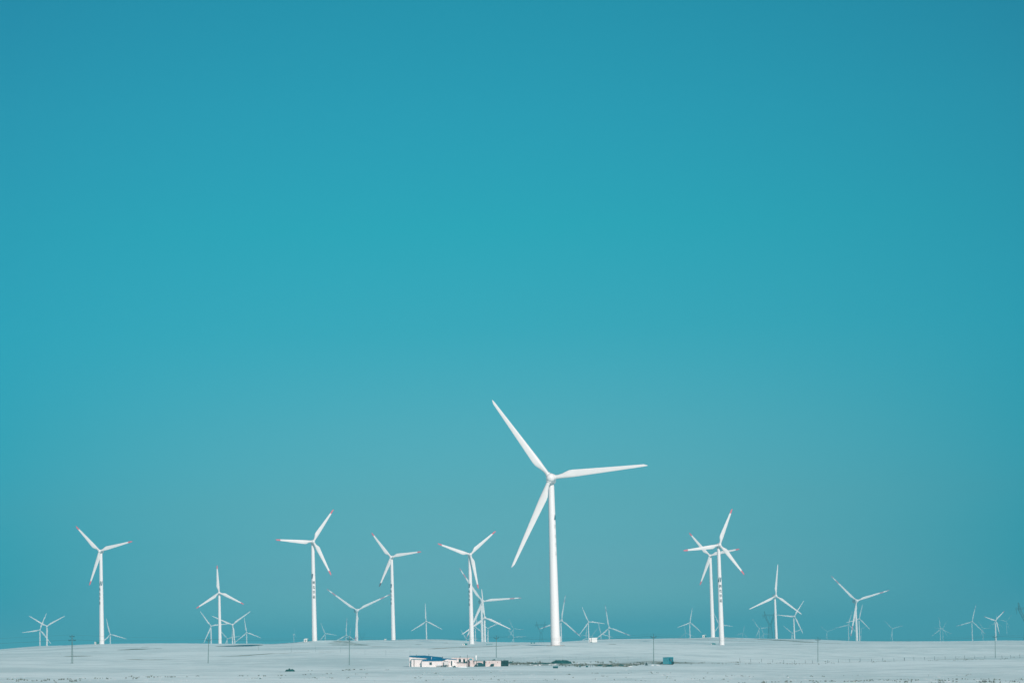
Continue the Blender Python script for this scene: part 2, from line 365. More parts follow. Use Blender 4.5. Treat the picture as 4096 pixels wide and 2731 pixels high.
def snow_material():
    m = bpy.data.materials.new('wind_packed_snow'); m.use_nodes = True
    nt = m.node_tree; L = nt.links.new; N = nt.nodes.new
    b = nt.nodes['Principled BSDF']; b.inputs['Roughness'].default_value = 0.85; b.inputs['Specular IOR Level'].default_value = 0.15
    tc = N('ShaderNodeTexCoord')
    def noise(scale, det, rough=0.6, sx=1, sy=1):
        mp = N('ShaderNodeMapping'); mp.inputs['Scale'].default_value = (sx, sy, 1)
        n = N('ShaderNodeTexNoise'); n.inputs['Scale'].default_value = scale; n.inputs['Detail'].default_value = det; n.inputs['Roughness'].default_value = rough
        L(tc.outputs['Object'], mp.inputs[0]); L(mp.outputs[0], n.inputs['Vector']); return n.outputs['Fac']
    def rng(f, a, c, lo=0, hi=1):
        r = N('ShaderNodeMapRange'); r.interpolation_type = 'SMOOTHSTEP'
        r.inputs[1].default_value = a; r.inputs[2].default_value = c; r.inputs[3].default_value = lo; r.inputs[4].default_value = hi
        L(f, r.inputs[0]); return r.outputs[0]
    def mth(op, a, c):
        r = N('ShaderNodeMath'); r.operation = op
        for i, q in enumerate((a, c)):
            if isinstance(q, (int, float)): r.inputs[i].default_value = q
            else: L(q, r.inputs[i])
        return r.outputs[0]
    at_ = N('ShaderNodeAttribute'); at_.attribute_name = 'bare'  # bare grass cover plus the painted rotor shadow
    fine = noise(0.55, 8, 0.7); mid = noise(0.07, 6, 0.65); big = noise(0.006, 5, 0.55)
    # grass shows where wind stripped the snow; the painted shadow uses the same mask
    k = mth('ADD', mth('MULTIPLY', at_.outputs['Fac'], 1.05), mth('MULTIPLY', mth('SUBTRACT', mid, 0.5), 1.1))
    k = mth('ADD', k, mth('MULTIPLY', mth('SUBTRACT', fine, 0.5), 0.9))
    scoured_or_shadow = mth('MULTIPLY', rng(k, 0.28, 0.75), rng(at_.outputs['Fac'], 0.02, 0.25))
    thin = mth('MULTIPLY', rng(fine, 0.60, 0.80), rng(mid, 0.48, 0.66, 0.0, 0.30))
    mask = mth('MAXIMUM', scoured_or_shadow, thin)
    snowc = N('ShaderNodeMix'); snowc.data_type = 'RGBA'
    snowc.inputs[6].default_value = (0.535, 0.705, 0.705, 1); snowc.inputs[7].default_value = (0.755, 0.915, 0.905, 1)
    L(rng(mth('ADD', mth('ADD', mth('MULTIPLY', big, 0.45), mth('MULTIPLY', mid, 0.35)), mth('MULTIPLY', noise(0.25, 6, 0.7), 0.2)), 0.42, 0.56), snowc.inputs[0])
    grassc = N('ShaderNodeMix'); grassc.data_type = 'RGBA'
    grassc.inputs[6].default_value = (0.085, 0.155, 0.14, 1); grassc.inputs[7].default_value = (0.31, 0.33, 0.26, 1)
    L(rng(noise(0.22, 5), 0.38, 0.60), grassc.inputs[0])
    shadow_tint = N('ShaderNodeMix'); shadow_tint.data_type = 'RGBA'; shadow_tint.inputs[7].default_value = (0.01, 0.10, 0.15, 1)  # dark teal painted on the snow as a turbine rotor's cast shadow
    L(rng(at_.outputs['Fac'], 1.05, 1.35), shadow_tint.inputs[0]); L(grassc.outputs[2], shadow_tint.inputs[6])
    mx = N('ShaderNodeMix'); mx.data_type = 'RGBA'
    L(mask, mx.inputs[0]); L(snowc.outputs[2], mx.inputs[6]); L(shadow_tint.outputs[2], mx.inputs[7]); L(mx.outputs[2], b.inputs['Base Color'])
    bp = N('ShaderNodeBump'); bp.inputs['Strength'].default_value = 0.35; bp.inputs['Distance'].default_value = 0.5
    L(mth('ADD', mth('MULTIPLY', noise(0.16, 5), 1.0), mth('MULTIPLY', fine, 0.35)), bp.inputs['Height'])
    L(bp.outputs['Normal'], b.inputs['Normal'])
    return m
me.materials.append(snow_material())
ground = link('snow_ground', me); tag(ground, kind='structure')

# ------------------------------------------------------------------ turbine parts
def blade_sections(Rb, chord, nsec=26):
    S = []
    for i in range(nsec):
        t = i / (nsec - 1)
        r = 0.045 + 0.955 * t
        root = 0.53 * chord
        if r < 0.08: c = root
        elif r < 0.22:
            q = (r - 0.08) / 0.14; q = q * q * (3 - 2 * q); c = root + (chord - root) * q
        else: c = chord * (1 - 0.72 * ((r - 0.22) / 0.78) ** 0.95)
        if r > 0.975: c *= max(0.12, math.sqrt(max(0.0, 1 - ((r - 0.975) / 0.0255) ** 2)))
        thr = 1.0 if r < 0.08 else max(0.18, 1.0 - 0.78 * min(1, (r - 0.08) / 0.16))
        tw = R(9) * (1 - r) ** 1.6
        S.append((r * Rb, c * Rb, thr, tw, root * Rb))
    return S
def blade_ring(sec, n=14):
    z, c, thr, tw, root = sec
    pts = []
    for i in range(n):
        a = 2 * math.pi * i / n
        x = math.cos(a) * 0.5 * c; y = math.sin(a) * 0.5 * c * thr * (1 if thr > .9 else (0.75 + 0.25 * math.cos(a)))
        x += -(c - root) * 0.5 * 0.8 if c > root else -(c - root) * 0.35    # trailing edge bulges to -x, leading edge stays straight
        if c <= root: x = x
        pts.append((x * math.cos(tw) - y * math.sin(tw), x * math.sin(tw) + y * math.cos(tw), z))
    return pts
def blade_mesh(name, Rb, chord, a, b, mat):
    """skin between spans a..b (fractions)"""
    S = blade_sections(Rb, chord)
    zs = [s[0] / Rb for s in S]
    def interp(f):
        k = min(max(0, int(np.searchsorted(zs, f)) - 1), len(S) - 2); t = (f - zs[k]) / (zs[k + 1] - zs[k])
        return tuple(S[k][i] + (S[k + 1][i] - S[k][i]) * t for i in range(5))
    mb = MB().mat(mat); n = 14; first = None
    spans = a if isinstance(a, list) else [(a, b)]
    for (f0, f1) in spans:
        secs = [interp(max(f0, zs[0]))] + [s for s in S if f0 + 1e-3 < s[0] / Rb < f1 - 1e-3] + [interp(min(f1, 1.0))]
        vs = []; fs = []
        for s in secs: vs += blade_ring(s, n)
        for k in range(len(secs) - 1):
            for i in range(n): fs.append((k * n + i, k * n + (i + 1) % n, (k + 1) * n + (i + 1) % n, (k + 1) * n + i))
        fs.append(tuple(range(n))); L = (len(secs) - 1) * n; fs.append(tuple(range(L, L + n)))
        mb.add(vs, fs)
    return mb.mesh(name, smooth=True)

KIND = {}
TOW = dict(S=(1.65, 1.02, 60.0), M=(1.87, 1.18, 65.0), L=(2.35, 1.55, 88.0))
CH = dict(S=0.108, M=0.077, L=0.064)
def tower_r(k, h):
    r0, r1, H = TOW[k]; return r0 + (r1 - r0) * (h / (H - 1.6))
for k in 'SML':
    r0, r1, H = TOW[k]; Rb = RAD[k]; f = Rb / 38.25
    d = {}
    mb = MB().mat(M['white']); top = H - 1.6 * (0.75 if k == 'S' else f)
    pr = [(r0 * 1.04, 0.0), (r0 * 1.04, 0.3), (r0, 0.32)]
    for q in (0.27, 0.55, 0.8):
        hh = top * q; rr = r0 + (r1 - r0) * q
        pr += [(rr, hh - 0.12), (rr + 0.05, hh - 0.1), (rr + 0.05, hh + 0.1), (rr, hh + 0.12)]
    pr += [(r1, top - 0.5), (r1 * 1.08, top - 0.45), (r1 * 1.08, top)]
    d['tower'] = mb.lathe(pr, 40).mesh('tower', True)
    # nacelle: rounded housing along +y behind the hub, front at y=0 (rotor plane)
    s = 0.62 if k == 'S' else f
    mb = MB().mat(M['nacelle'] if k == 'L' else (M['white']))
    secs = [(0.9, 1.25), (1.4, 1.65), (3.0, 1.8), (7.0, 1.8), (9.3, 1.6), (9.9, 1.15)]
    if k == 'L': secs = [(0.9, 1.3), (1.4, 1.7), (3.0, 1.9), (7.0, 1.9), (8.6, 1.7), (9.1, 1.2)]
    vs = []; fs = []; n = 20
    for y, hw in secs:
        for i in range(n):
            t = 2 * math.pi * i / n; cx, cz = math.cos(t), math.sin(t)
            e = 0.55
            vs.append((s * hw * math.copysign(abs(cx) ** e, cx), s * y, s * (hw * 1.02 * math.copysign(abs(cz) ** e, cz) + 0.05)))
    for q in range(len(secs) - 1):
        for i in range(n): fs.append((q * n + i, q * n + (i + 1) % n, (q + 1) * n + (i + 1) % n, (q + 1) * n + i))
    fs += [tuple(range(n)), tuple(range((len(secs) - 1) * n, len(secs) * n))]
    mb.add(vs, fs); mb.box(-0.5 * s, 0.5 * s, 7.2 * s, 8.8 * s, 1.75 * s, 2.35 * s)
    d['nacelle'] = mb.mesh('nacelle', True)
    mb = MB().mat(M['white']); mb.box(-0.04 * s, 0.04 * s, 8.0 * s, 8.08 * s, 2.3 * s, 4.0 * s); mb.box(-0.55 * s, 0.55 * s, 7.98 * s, 8.1 * s, 3.5 * s, 3.58 * s)
    d['mast'] = mb.mesh('wind_vane')
    mb = MB().mat(M['white'])
    mb.lathe([(0.02 * s, -2.05 * s), (0.6 * s, -1.98 * s), (1.05 * s, -1.75 * s), (1.48 * s, -1.3 * s), (1.72 * s, -0.7 * s), (1.74 * s, 0.1 * s), (1.6 * s, 0.85 * s), (1.25 * s, 0.95 * s)], 28, 'y')
    for j in range(3):
        a = 2 * math.pi * j / 3
        dv = Vector((math.sin(a), 0, math.cos(a)))
        mb.tube(dv * 1.2 * s, dv * 1.95 * s, 1.02 * s, 1.0 * s, 20); mb.tube(dv * 1.72 * s, dv * 1.88 * s, 1.13 * s, 1.13 * s, 20)
    d['hub'] = mb.mesh('hub', True)
    if k == 'S':
        d['blade'] = blade_mesh('blade', Rb, CH[k], 0, 0.87, M['blade']); d['tip'] = blade_mesh('blade_tip', Rb, CH[k], 0.87, 1, M['red'])
        d['darktip'] = blade_mesh('blade_tip', Rb, CH[k], 0.87, 1, M['darkred'])
    elif k == 'M':
        d['blade'] = blade_mesh('blade', Rb, CH[k], 0, 1, M['blade'])
    else:
        d['blade'] = blade_mesh('blade', Rb, CH[k], [(0, 0.70), (0.82, 0.92)], 0, M['blade'])
        d['band'] = blade_mesh('red_band', Rb, CH[k], 0.70, 0.82, M['palered']); d['tip'] = blade_mesh('blade_tip', Rb, CH[k], 0.92, 1, M['palered'])
    KIND[k] = d

# door with steps for the nearest turbine
def glyph_mesh(ch, size, name, mat):
    cu = bpy.data.curves.new('glyph', 'FONT'); cu.body = ch; cu.size = size; cu.align_x = 'CENTER'; cu.align_y = 'CENTER'
    cu.offset = size * 0.014
    ob = bpy.data.objects.new('glyph', cu); col.objects.link(ob)
    dg = bpy.context.evaluated_depsgraph_get(); me = bpy.data.meshes.new_from_object(ob.evaluated_get(dg))
    vs = [tuple(v.co[:2]) for v in me.vertices]; fs = [tuple(p.vertices) for p in me.polygons]
    bpy.data.objects.remove(ob); bpy.data.meshes.remove(me)
    return vs, fs

def wrap(mb, vs, fs, k, az, h, off=0.035):
    """lay a flat outline on the tower skin at azimuth az (deg, + to the right) and height h"""
    import bmesh
    bm = bmesh.new(); bv = [bm.verts.new((x, y, 0)) for x, y in vs]
    for f in fs:
        try: bm.faces.new([bv[i] for i in f])
        except ValueError: pass
    bmesh.ops.triangulate(bm, faces=bm.faces)
    for _ in range(4):
        es = [e for e in bm.edges if abs(e.verts[0].co.x - e.verts[1].co.x) > 0.22]
        if not es: break
        bmesh.ops.subdivide_edges(bm, edges=es, cuts=1); bmesh.ops.triangulate(bm, faces=bm.faces)
    bm.verts.index_update()
    out = []
    for v in bm.verts:
        z = h + v.co.y; r = tower_r(k, z) + off; a = R(az) + v.co.x / r
        out.append((r * math.sin(a), -r * math.cos(a), z))
    mb.add(out, [[v.index for v in f.verts] for f in bm.faces]); bm.free()

WORD = '韩电华能'
GL = {}
for c in WORD: GL[c] = glyph_mesh(c, 2.05, c, M['ink'])
def lettering(k, az, fr, tower, mat='ink', scale=1.0, chars=WORD):
    H = TOW[k][2]
    for c, f in zip(chars, fr):
        mb = MB().mat(M[mat]); vs, fs = GL[c]; wrap(mb, [(x * scale * 0.88, y * scale) for x, y in vs], fs, k, az, f * H, 0.015 if mat == 'paleink' else 0.035)
        mb.build('painted_character', tower)
def logo(k, az, f, tower, style=0):
    H = TOW[k][2]; mb = MB()
    hh = 1.4
    def para(x, w, y0, y1): return [(x + y0 * 0.22 - w / 2, y0), (x + y0 * 0.22 + w / 2, y0), (x + y1 * 0.22 + w / 2, y1), (x + y1 * 0.22 - w / 2, y1)]
    def put(p, m): mb.mat(M[m]); wrap(mb, p, [(0, 1, 2, 3)], k, az, f * H)
    if style == 0:
        put(para(-0.55, 0.72, -hh, 0.5), 'ink'); put(para(-0.55, 0.72, 0.5, hh), 'greenink'); put(para(0.55, 0.72, -hh, hh), 'tealink')
        mb.mat(M['ink']); wrap(mb, para(-0.55, 0.72, hh - 0.45, hh), [(0, 1, 2, 3)], k, az, f * H, 0.05)
    else:
        put(para(-0.1, 0.95, -1.0, 1.15), 'tealink')
    return mb.build('logo', tower)

MARK = {  # turbine: (logo azimuths, lettering azimuths)
 'A3': ([4], [-52]), 'C1': ([-50], [14]), 'C5': ([-52], [-54]), 'D2': ([-50], [-54]), 'F4': ([0], [12])}
FR_LOGO, FR_CH = 0.652, [0.584, 0.536, 0.488, 0.440]
GROUP_N = 'large red-tipped turbines on the snowy ridge'
GROUP_F = 'hazy turbines beyond the snowy ridge'
near_pos = {}
for code, k, hx, hy, d, Rm, ph, yaw, label in TURB:
    hubp = at(hx, hy, d); axis = np.array([math.sin(R(yaw)), -math.cos(R(yaw)), 0])
    s = Rm / RAD[k]; ov = {'S': 2.6, 'M': 4.0, 'L': 6.2}[k] * s
    bx, by = (hubp - axis * ov)[:2]
    if code in NEAR:
        bz = gz(bx, by) - 0.05; H = hubp[2] - bz
    else:
        H = HUBH[k] * s; bz = hubp[2] - H
    near_pos[code] = (bx, by, bz, H)
    root = thing('wind_turbine', label, 'wind turbine', (bx, by, bz), GROUP_N if k == 'S' and d < 2600 else (None if code == 'Big' else GROUP_F))
    D = KIND[k]; ts = H / TOW[k][2]
    tw = link('tower', D['tower'], root); tw.scale = (s if code not in NEAR else 1, s if code not in NEAR else 1, ts)
    Rz = Matrix.Rotation(R(yaw), 4, 'Z'); tilt = Matrix.Rotation(R(-3.5), 4, 'X')
    base = Matrix.Translation((axis[0] * ov, axis[1] * ov, H)) @ Rz @ tilt
    na = link('nacelle', D['nacelle'], root); na.matrix_local = base @ Matrix.Scale(s, 4)
    hb = link('hub', D['hub'], root); hb.matrix_local = base @ Matrix.Rotation(R(ph), 4, 'Y') @ Matrix.Scale(s, 4)
    for j in range(3):
        b = link('blade', D['blade'], root)
        b.matrix_local = base @ Matrix.Rotation(R(ph + 120 * j), 4, 'Y') @ Matrix.Rotation(R(2.0), 4, 'X') @ Matrix.Scale(s, 4)
        if 'tip' in D:
            dark = code == 'C5' and j == 1
            t = link('blade_tip', D['darktip'] if dark else D['tip'], b)
            if dark: b['label'] = 'blade with a dark tip'
        if 'band' in D: link('red_band', D['band'], b)
    if code in MARK:
        for a in MARK[code][0]: logo(k, a, FR_LOGO, tw)
        for a in MARK[code][1]: lettering(k, a, FR_CH, tw)
    if code == 'F9': lettering(k, -68, [0.37, 0.33, 0.29, 0.25], tw, 'ink', 1.1)
    if code == 'Big':
        logo(k, 68, 0.765, tw, 1); lettering(k, 66, [0.707, 0.648, 0.598, 0.545], tw, 'paleink', 0.95)
        mb = MB().mat(M['concrete']); mb.lathe([(3.6, -0.8), (3.6, 0.12), (3.4, 0.22)], 32); mb.build('foundation', root)
        mb = MB().mat(M['doorwhite']); a = R(78); r = 1.92
        mb.box(-0.5, 0.5, -0.12, 0.1, 1.4, 3.6)
        dr = mb.build('door', tw); dr.matrix_local = Matrix.Translation((r * math.sin(a), -r * math.cos(a), 0)) @ Matrix.Rotation(a, 4, 'Z')
        mb = MB().mat(M['concrete'])
        for i in range(5): mb.box(-0.6, 0.6, -0.45 - 0.3 * (4 - i), -0.15 - 0.3 * (4 - i), 0.0, 0.28 * (i + 1))
        st = mb.build('door_steps', root); st.matrix_local = dr.matrix_local.copy()

# ------------------------------------------------------------------ utility poles along the fence and their wires
POLES = [  # top px, base px, distance, style, label
 ((288.5,2537),(288.5,2648),924,'double','utility pole with stacked crossarms standing below the leftmost large red-tipped turbine'),
 ((835,2548),(832.5,2657),935,'tri','utility pole with three-pronged top in front of the upright red-tipped turbine cluster'),
 ((1398,2543),(1397,2657),896,'tri','utility pole with three-pronged top in front of the bare grass knoll'),
 ((1985,2540),(1986,2662),985,'tri','utility pole with three-pronged top behind the farm yard wall'),
 ((2614,2533),(2614.8,2650),880,'tri','utility pole with three-pronged top left of the teal cabin'),
 ((3271.5,2546),(3271.7,2650),990,'tri','utility pole with three-pronged top between the untipped turbine and tall red-banded one'),
 ((3980,2537),(3981.5,2632),1080,'tri','rightmost utility pole with three-pronged top near the right edge'),
]
tops = []
for (tx, ty), (bx_, by_), d, style, label in POLES:
    T = at(tx, ty, d); B = at(bx_, by_, d); B = B.copy(); B[2] = gz(B[0], B[1]) - 0.3
    H = T[2] - B[2]
    root = thing('utility_pole', label, 'utility pole', tuple(B), 'utility poles along the fence line')
    lean = Vector((T[0] - B[0], 0, H))
    n = lean.normalized()
    hb = 0.83 if style == 'tri' else 0.84
    MB().mat(M['pole']).tube((0, 0, 0), lean * (0.93 if style == 'tri' else 0.985), 0.13, 0.085, 10).build('pole', root, True)
    wires = []
    if style == 'tri':
        c = lean * 0.885
        mb = MB().mat(M['iron']); mb.box(c.x - 0.85, c.x + 0.85, -0.16, -0.06, c.z - 0.06, c.z + 0.06)
        mb.tube((c.x - 0.5, -0.11, c.z), (c.x * 0.9, -0.11, c.z - 0.7), 0.03); mb.tube((c.x + 0.5, -0.11, c.z), (c.x * 0.9, -0.11, c.z - 0.7), 0.03)
        mb.build('crossarm', root)
        for dx, z0, h in ((-0.78, c.z + 0.06, 0.38), (0.78, c.z + 0.06, 0.38), (0, lean.z * 0.93, lean.z * 0.07)):
            px_ = c.x + dx if dx else lean.x * 0.95
            mb = MB().mat(M['iron']); mb.tube((px_, -0.11 if dx else 0, z0), (px_, -0.11 if dx else 0, z0 + h), 0.04, 0.03)
            for q in (0.45, 0.75): mb.tube((px_, -0.11 if dx else 0, z0 + h * q), (px_, -0.11 if dx else 0, z0 + h * q + 0.09), 0.11, 0.07)
            mb.build('insulator', root, True); wires.append(Vector(B) + Vector((px_, -0.1 if dx else 0, z0 + h)))
    else:
        for fz, w in ((0.80, 1.15), (0.93, 0.75)):
            c = lean * fz; mb = MB().mat(M['iron']); mb.box(c.x - w, c.x + w, -0.17, -0.05, c.z - 0.07, c.z + 0.07)
            for sg in (-1, 1): mb.tube((c.x + sg * w * 0.8, -0.11, c.z), (c.x, -0.11, c.z + 0.75 if fz < .9 else c.z + 0.5), 0.04)
            mb.build('crossarm', root)
            for sg in (-1, 1):
                mb = MB().mat(M['iron']); mb.tube((c.x + sg * w * 0.92, -0.11, c.z + 0.07), (c.x + sg * w * 0.92, -0.11, c.z + 0.33), 0.09, 0.06); mb.build('insulator', root, True)
        c = lean * 0.8; wires = [Vector(B) + Vector((c.x - 1.05, -0.1, c.z + 0.3)), Vector(B) + Vector((c.x + 1.05, -0.1, c.z + 0.3)), Vector(B) + lean]
        mb = MB().mat(M['iron'])
        for sg in (-1, 1): mb.tube((sg * 0.35, 0, 0), (lean.x * 0.75 + sg * 0.15, 0, lean.z * 0.75), 0.035, 0.03, 6)
        mb.build('brace', root)
    tops.append(wires)
WL = ['left', 'right', 'topmost']
for w in range(3):
    mb = MB().mat(M['wire'])
    ext0 = Vector((tops[0][w].x - 130, tops[0][w].y + 10, tops[0][w].z + 1.2)); ext1 = Vector((tops[-1][w].x + 130, tops[-1][w].y + 25, tops[-1][w].z - 3))
    P = [ext0] + [t[w] for t in tops] + [ext1]
    for a, b in zip(P[:-1], P[1:]):
        sag = (b - a).length * 0.010; prev = a
        for i in range(1, 13):
            t = i / 12; p = a.lerp(b, t); p.z -= sag * 4 * t * (1 - t)
            mb.tube(prev, p, 0.014, 0.014, 5); prev = p
    o = mb.build('overhead_wire')
    tag(o, ['thin wire strung along the left crossarm ends of the utility poles', 'thin wire strung along the right crossarm ends of the utility poles', 'thin wire strung along the very tops of the utility poles'][w], 'wire', 'wires strung between the utility poles')

# ------------------------------------------------------------------ lattice pylons
def pylon(px, ytop, ybase, d, hm, label):
    T = at(px, ytop, d); H = hm; x0, y0 = T[0], T[1]; zb = T[2] - H
    root = thing('lattice_pylon', label, 'pylon', (x0, y0, zb), 'faint lattice pylons far behind the ridge')
    r = 0.20
    def lat(mb, a0, a1, b0, b1, z0, z1, n):
        """two chords a (left) and b (right) from z0 to z1 in front and back planes with zigzag bracing"""
        for sy in (-1, 1):
            for i in range(n):
                t0, t1 = i / n, (i + 1) / n
                def P(c, t): return Vector((c[0][0] + (c[1][0] - c[0][0]) * t, sy * (c[0][1] + (c[1][1] - c[0][1]) * t), z0 + (z1 - z0) * t))
                A, B = (a0, a1), (b0, b1)
                mb.tube(P(A, t0), P(A, t1), r, r, 5); mb.tube(P(B, t0), P(B, t1), r, r, 5)
                mb.tube(P(A, t0), P(B, t1), r * .6, r * .6, 4); mb.tube(P(B, t0), P(A, t1), r * .6, r * .6, 4)
                mb.tube(P(A, t1), P(B, t1), r * .6, r * .6, 4)
    w = H * 0.10; zw = H * 0.58
    mb = MB().mat(M['lattice']); lat(mb, (-w, w), (-H * .035, H * .035), (w, w), (H * .035, H * .035), 0, zw, 8)
    for i in range(8):
        t = i / 8; ww = w + (H * .035 - w) * t
        for sx in (-1, 1): mb.tube((sx * ww, -ww, zw * t), (sx * ww, ww, zw * t), r * .6, r * .6, 4)
    mb.build('body', root)
    for sx in (-1, 1):
        mb = MB().mat(M['lattice'])
        lat(mb, (sx * H * .035, H * .03), (sx * H * .155, H * .025), (sx * 0.0, H * .03), (sx * H * .105, H * .025), zw, H * .84, 5)
        lat(mb, (sx * H * .155, H * .025), (sx * H * .165, 0.2), (sx * H * .105, H * .025), (sx * H * .15, 0.2), H * .84, H, 3)
        mb.build('horn', root)
    mb = MB().mat(M['lattice']); zt = H * .86
    for sy in (-1, 1):
        for zz in (zt, zt + H * .035): mb.tube((-H * .22, sy * 1.0, zz), (H * .22, sy * 1.0, zz), r, r, 5)
        for i in range(14): mb.tube((-H * .22 + H * .44 * i / 14, sy * 1.0, zt + (i % 2) * H * .035), (-H * .22 + H * .44 * (i + 1) / 14, sy * 1.0, zt + ((i + 1) % 2) * H * .035), r * .6, r * .6, 4)
    mb.build('crossbeam', root)
    for fx in (-.2, 0, .2):
        mb = MB().mat(M['lattice']); mb.tube((fx * H, 0, zt), (fx * H, 0, zt - H * .09), 0.22, 0.22, 6); mb.build('insulator_string', root)
pylon(2163, 2484, 2566, 5200, 50, 'faint lattice pylon with cup-shaped head just left of the biggest turbine tower')
pylon(3078, 2443, 2555, 4500, 52, 'lattice pylon with cup-shaped head left of the untipped white turbine')
pylon(4104, 2408, 2562, 3600, 62, 'lattice pylon cut by the right edge of the view')
pylon(1448, 2525, 2560, 9800, 60, 'barely visible lattice pylon right of the red-banded turbine behind the bare grass knoll')

# ------------------------------------------------------------------ kiosks and small things on the ridge
def kiosk(px, py, wpx, hpx, label, white=0.45, rz=0.0):
    g = ground_at(px, py); s = scale_at(g[1]); w, h = wpx / s, hpx / s
    root = thing('transformer_kiosk', label, 'transformer kiosk', (g[0], g[1], g[2]), 'transformer kiosks beside the turbine feet', rz)
    xm = -w / 2 + w * white; dp = w * 0.55
    MB().mat(M['concrete']).box(-w / 2 - .1, w / 2 + .1, -dp / 2 - .1, dp / 2 + .1, -0.6, 0.15).build('plinth', root)
    if white > 0: MB().mat(M['kioskwhite']).box(-w / 2, xm, -dp / 2, dp / 2, 0.15, h).build('housing', root)
    if white < 1: MB().mat(M['kiosk']).box(xm + .003, w / 2, -dp / 2 + .05, dp / 2 - .05, 0.15, h * 0.94).build('equipment_bay', root)
    mb = MB().mat(M['kioskwhite'] if white >= .5 else M['kiosk'])
    mb.prism([(-w / 2 - .12, h), (w / 2 + .12, h), (w / 2 + .12, h + .06), (0, h + .28), (-w / 2 - .12, h + .06)], -dp / 2 - .12, dp / 2 + .12); mb.build('roof', root)
    if white > 0:
        mb = MB().mat(M['greyflat']); mb.box(-w / 2 + w * white * .2, -w / 2 + w * white * .75, -dp / 2 - .03, -dp / 2 + .02, 0.3, h * .85)
        mb.build('door', root)
kiosk(387, 2575.5, 17, 10.5, 'kiosk with white end and teal body left of the leftmost large turbine', 0.4)
kiosk(1225, 2566.5, 18, 12.0, 'mostly white kiosk left of the large turbine with the level left blade', 0.75)
kiosk(1541, 2558.5, 8, 4.0, 'tiny white kiosk left of the turbine with the dark lower tip', 1.0)
kiosk(1860, 2580, 19, 8.0, 'kiosk with white end left of the large red-tipped turbine beside the biggest', 0.45)
kiosk(2817, 2548, 15, 9.5, 'kiosk with white end left of the rear turbine of the overlapping pair', 0.55)
kiosk(2853, 2577.5, 19, 5.5, 'low teal kiosk left of the foot of the front turbine of the overlapping pair', 0.2)
kiosk(2126, 2573.5, 6.5, 4.2, 'left one of two tiny dark boxes on the snow left of the biggest turbine', 0.0)
kiosk(2137, 2573.3, 6.5, 4.2, 'right one of two tiny dark boxes on the snow left of the biggest turbine', 0.0)

g = ground_at(2372, 2568); s = scale_at(g[1])
root = thing('site_container', 'white site container with dark stair on the snow right of the biggest turbine', 'container', tuple(g))
w, h = 33 / s, 19 / s; xs = -w / 2 + w * 0.34
MB().mat(M['kioskwhite']).box(xs, w / 2, -1.2, 1.2, 0.1, h).build('body', root)
MB().mat(M['doorwhite']).box(-w / 2, xs - .15, -1.0, 1.2, 0.1, h * .96).build('end_cabin', root)
mb = MB().mat(M['iron']); mb.tube((-w / 2 + .6, -1.4, h * .65), (-w / 2 + .75, -1.4, 0.1), .1); mb.box(-w / 2 + .7, xs + .1, -1.7, -1.25, 0.05, .28); mb.tube((xs - .08, -1.35, 0), (xs - .08, -1.35, h * .95), .06)
mb.build('stair', root)
MB().mat(M['greyflat']).box(-w / 2 - .05, w / 2 + .05, -1.25, 1.25, -0.4, 0.1).build('skid', root)

g = ground_at(1957, 2578); s = scale_at(g[1])
root = thing('railing', 'low teal railing on the ridge just right of the large red-tipped turbine foot', 'railing', tuple(g))
for i in range(9):
    x = -12 / s + 24 / s * i / 8
    MB().mat(M['kiosk']).box(x - .06, x + .06, -.06, .06, -.3, .75).build('post', root)
MB().mat(M['kiosk']).box(-12 / s, 12 / s, -.05, .05, .62, .74).build('rail', root); MB().mat(M['kiosk']).box(-12 / s, 12 / s, -.04, .04, .25, .36).build('rail', root)

# ------------------------------------------------------------------ farmstead (metres; zoom pixels of a close look converted by hx/hz)
HD = 860.0; MPP = HD / FPX
g0 = at(1637, 2666.3, HD); zoff = gz(g0[0] + 8, g0[1])
g0 = np.array([g0[0], g0[1], g0[2]])
def frame(o):
    o.location = tuple(g0); o.rotation_euler = (0, ROLL * 0.9, 0); return o
def hx(zx, x0=1610): return (x0 + zx / 9.8 - 1637) * MPP
def hz(zy): return (2666.3 - 2600 - zy / 9.8) * MPP
def hx2(zx): return hx(zx, 1810)
DEEP = -0.7   # walls run down into the snow

# main house behind: white walls, blue single-pitch roof
o = frame(thing('farmhouse', 'taller white farmhouse with blue sloping roof at the left end of the farm', 'house', (0, 0, 0)))
xl, xr = hx(262), hx(1520)
zfl, zfr = hz(250), hz(250) - (xr - xl) * 0.0804
zbl, zbr = hz(228), hz(295)
mb = MB().mat(M['plaster'])
mb.hexa([(xl, 2.0, DEEP), (xr, 2.0, DEEP), (xr, 7.5, DEEP), (xl, 7.5, DEEP)], [(xl, 2.0, zfl), (xr, 2.0, zfr), (xr, 7.5, zbr - .06), (xl, 7.5, zbl - .06)]); mb.build('wall', o)
mb = MB().mat(M['blueroof'])
a = [(xl - .12, 1.75, zfl + .01), (xr + .1, 1.75, zfr + .01), (xr + .1, 7.7, zbr), (xl - .12, 7.7, zbl)]
am = [(hx(850), 7.7, hz(222)), (hx(850), 1.75, zfl - (hx(850) - xl) * .0804 + .01)]
tv = lambda p, t=.14: (p[0], p[1], p[2] + t)
mb.hexa([a[0], am[1], am[0], a[3]], [tv(a[0]), tv(am[1]), tv(am[0]), tv(a[3])]); mb.hexa([am[1], a[1], a[2], am[0]], [tv(am[1]), tv(a[1]), tv(a[2]), tv(am[0])])
rf = mb.build('roof', o)
for zx, zt in ((520, 158), (1008, 150)):
    mb = MB().mat(M['pole']); mb.tube((hx(zx), 5.0, hz(240)), (hx(zx), 5.0, hz(zt)), .06, .06, 8); mb.tube((hx(zx), 5.0, hz(zt + 14)), (hx(zx), 5.0, hz(zt)), .085, .085, 8); mb.build('chimney', rf)
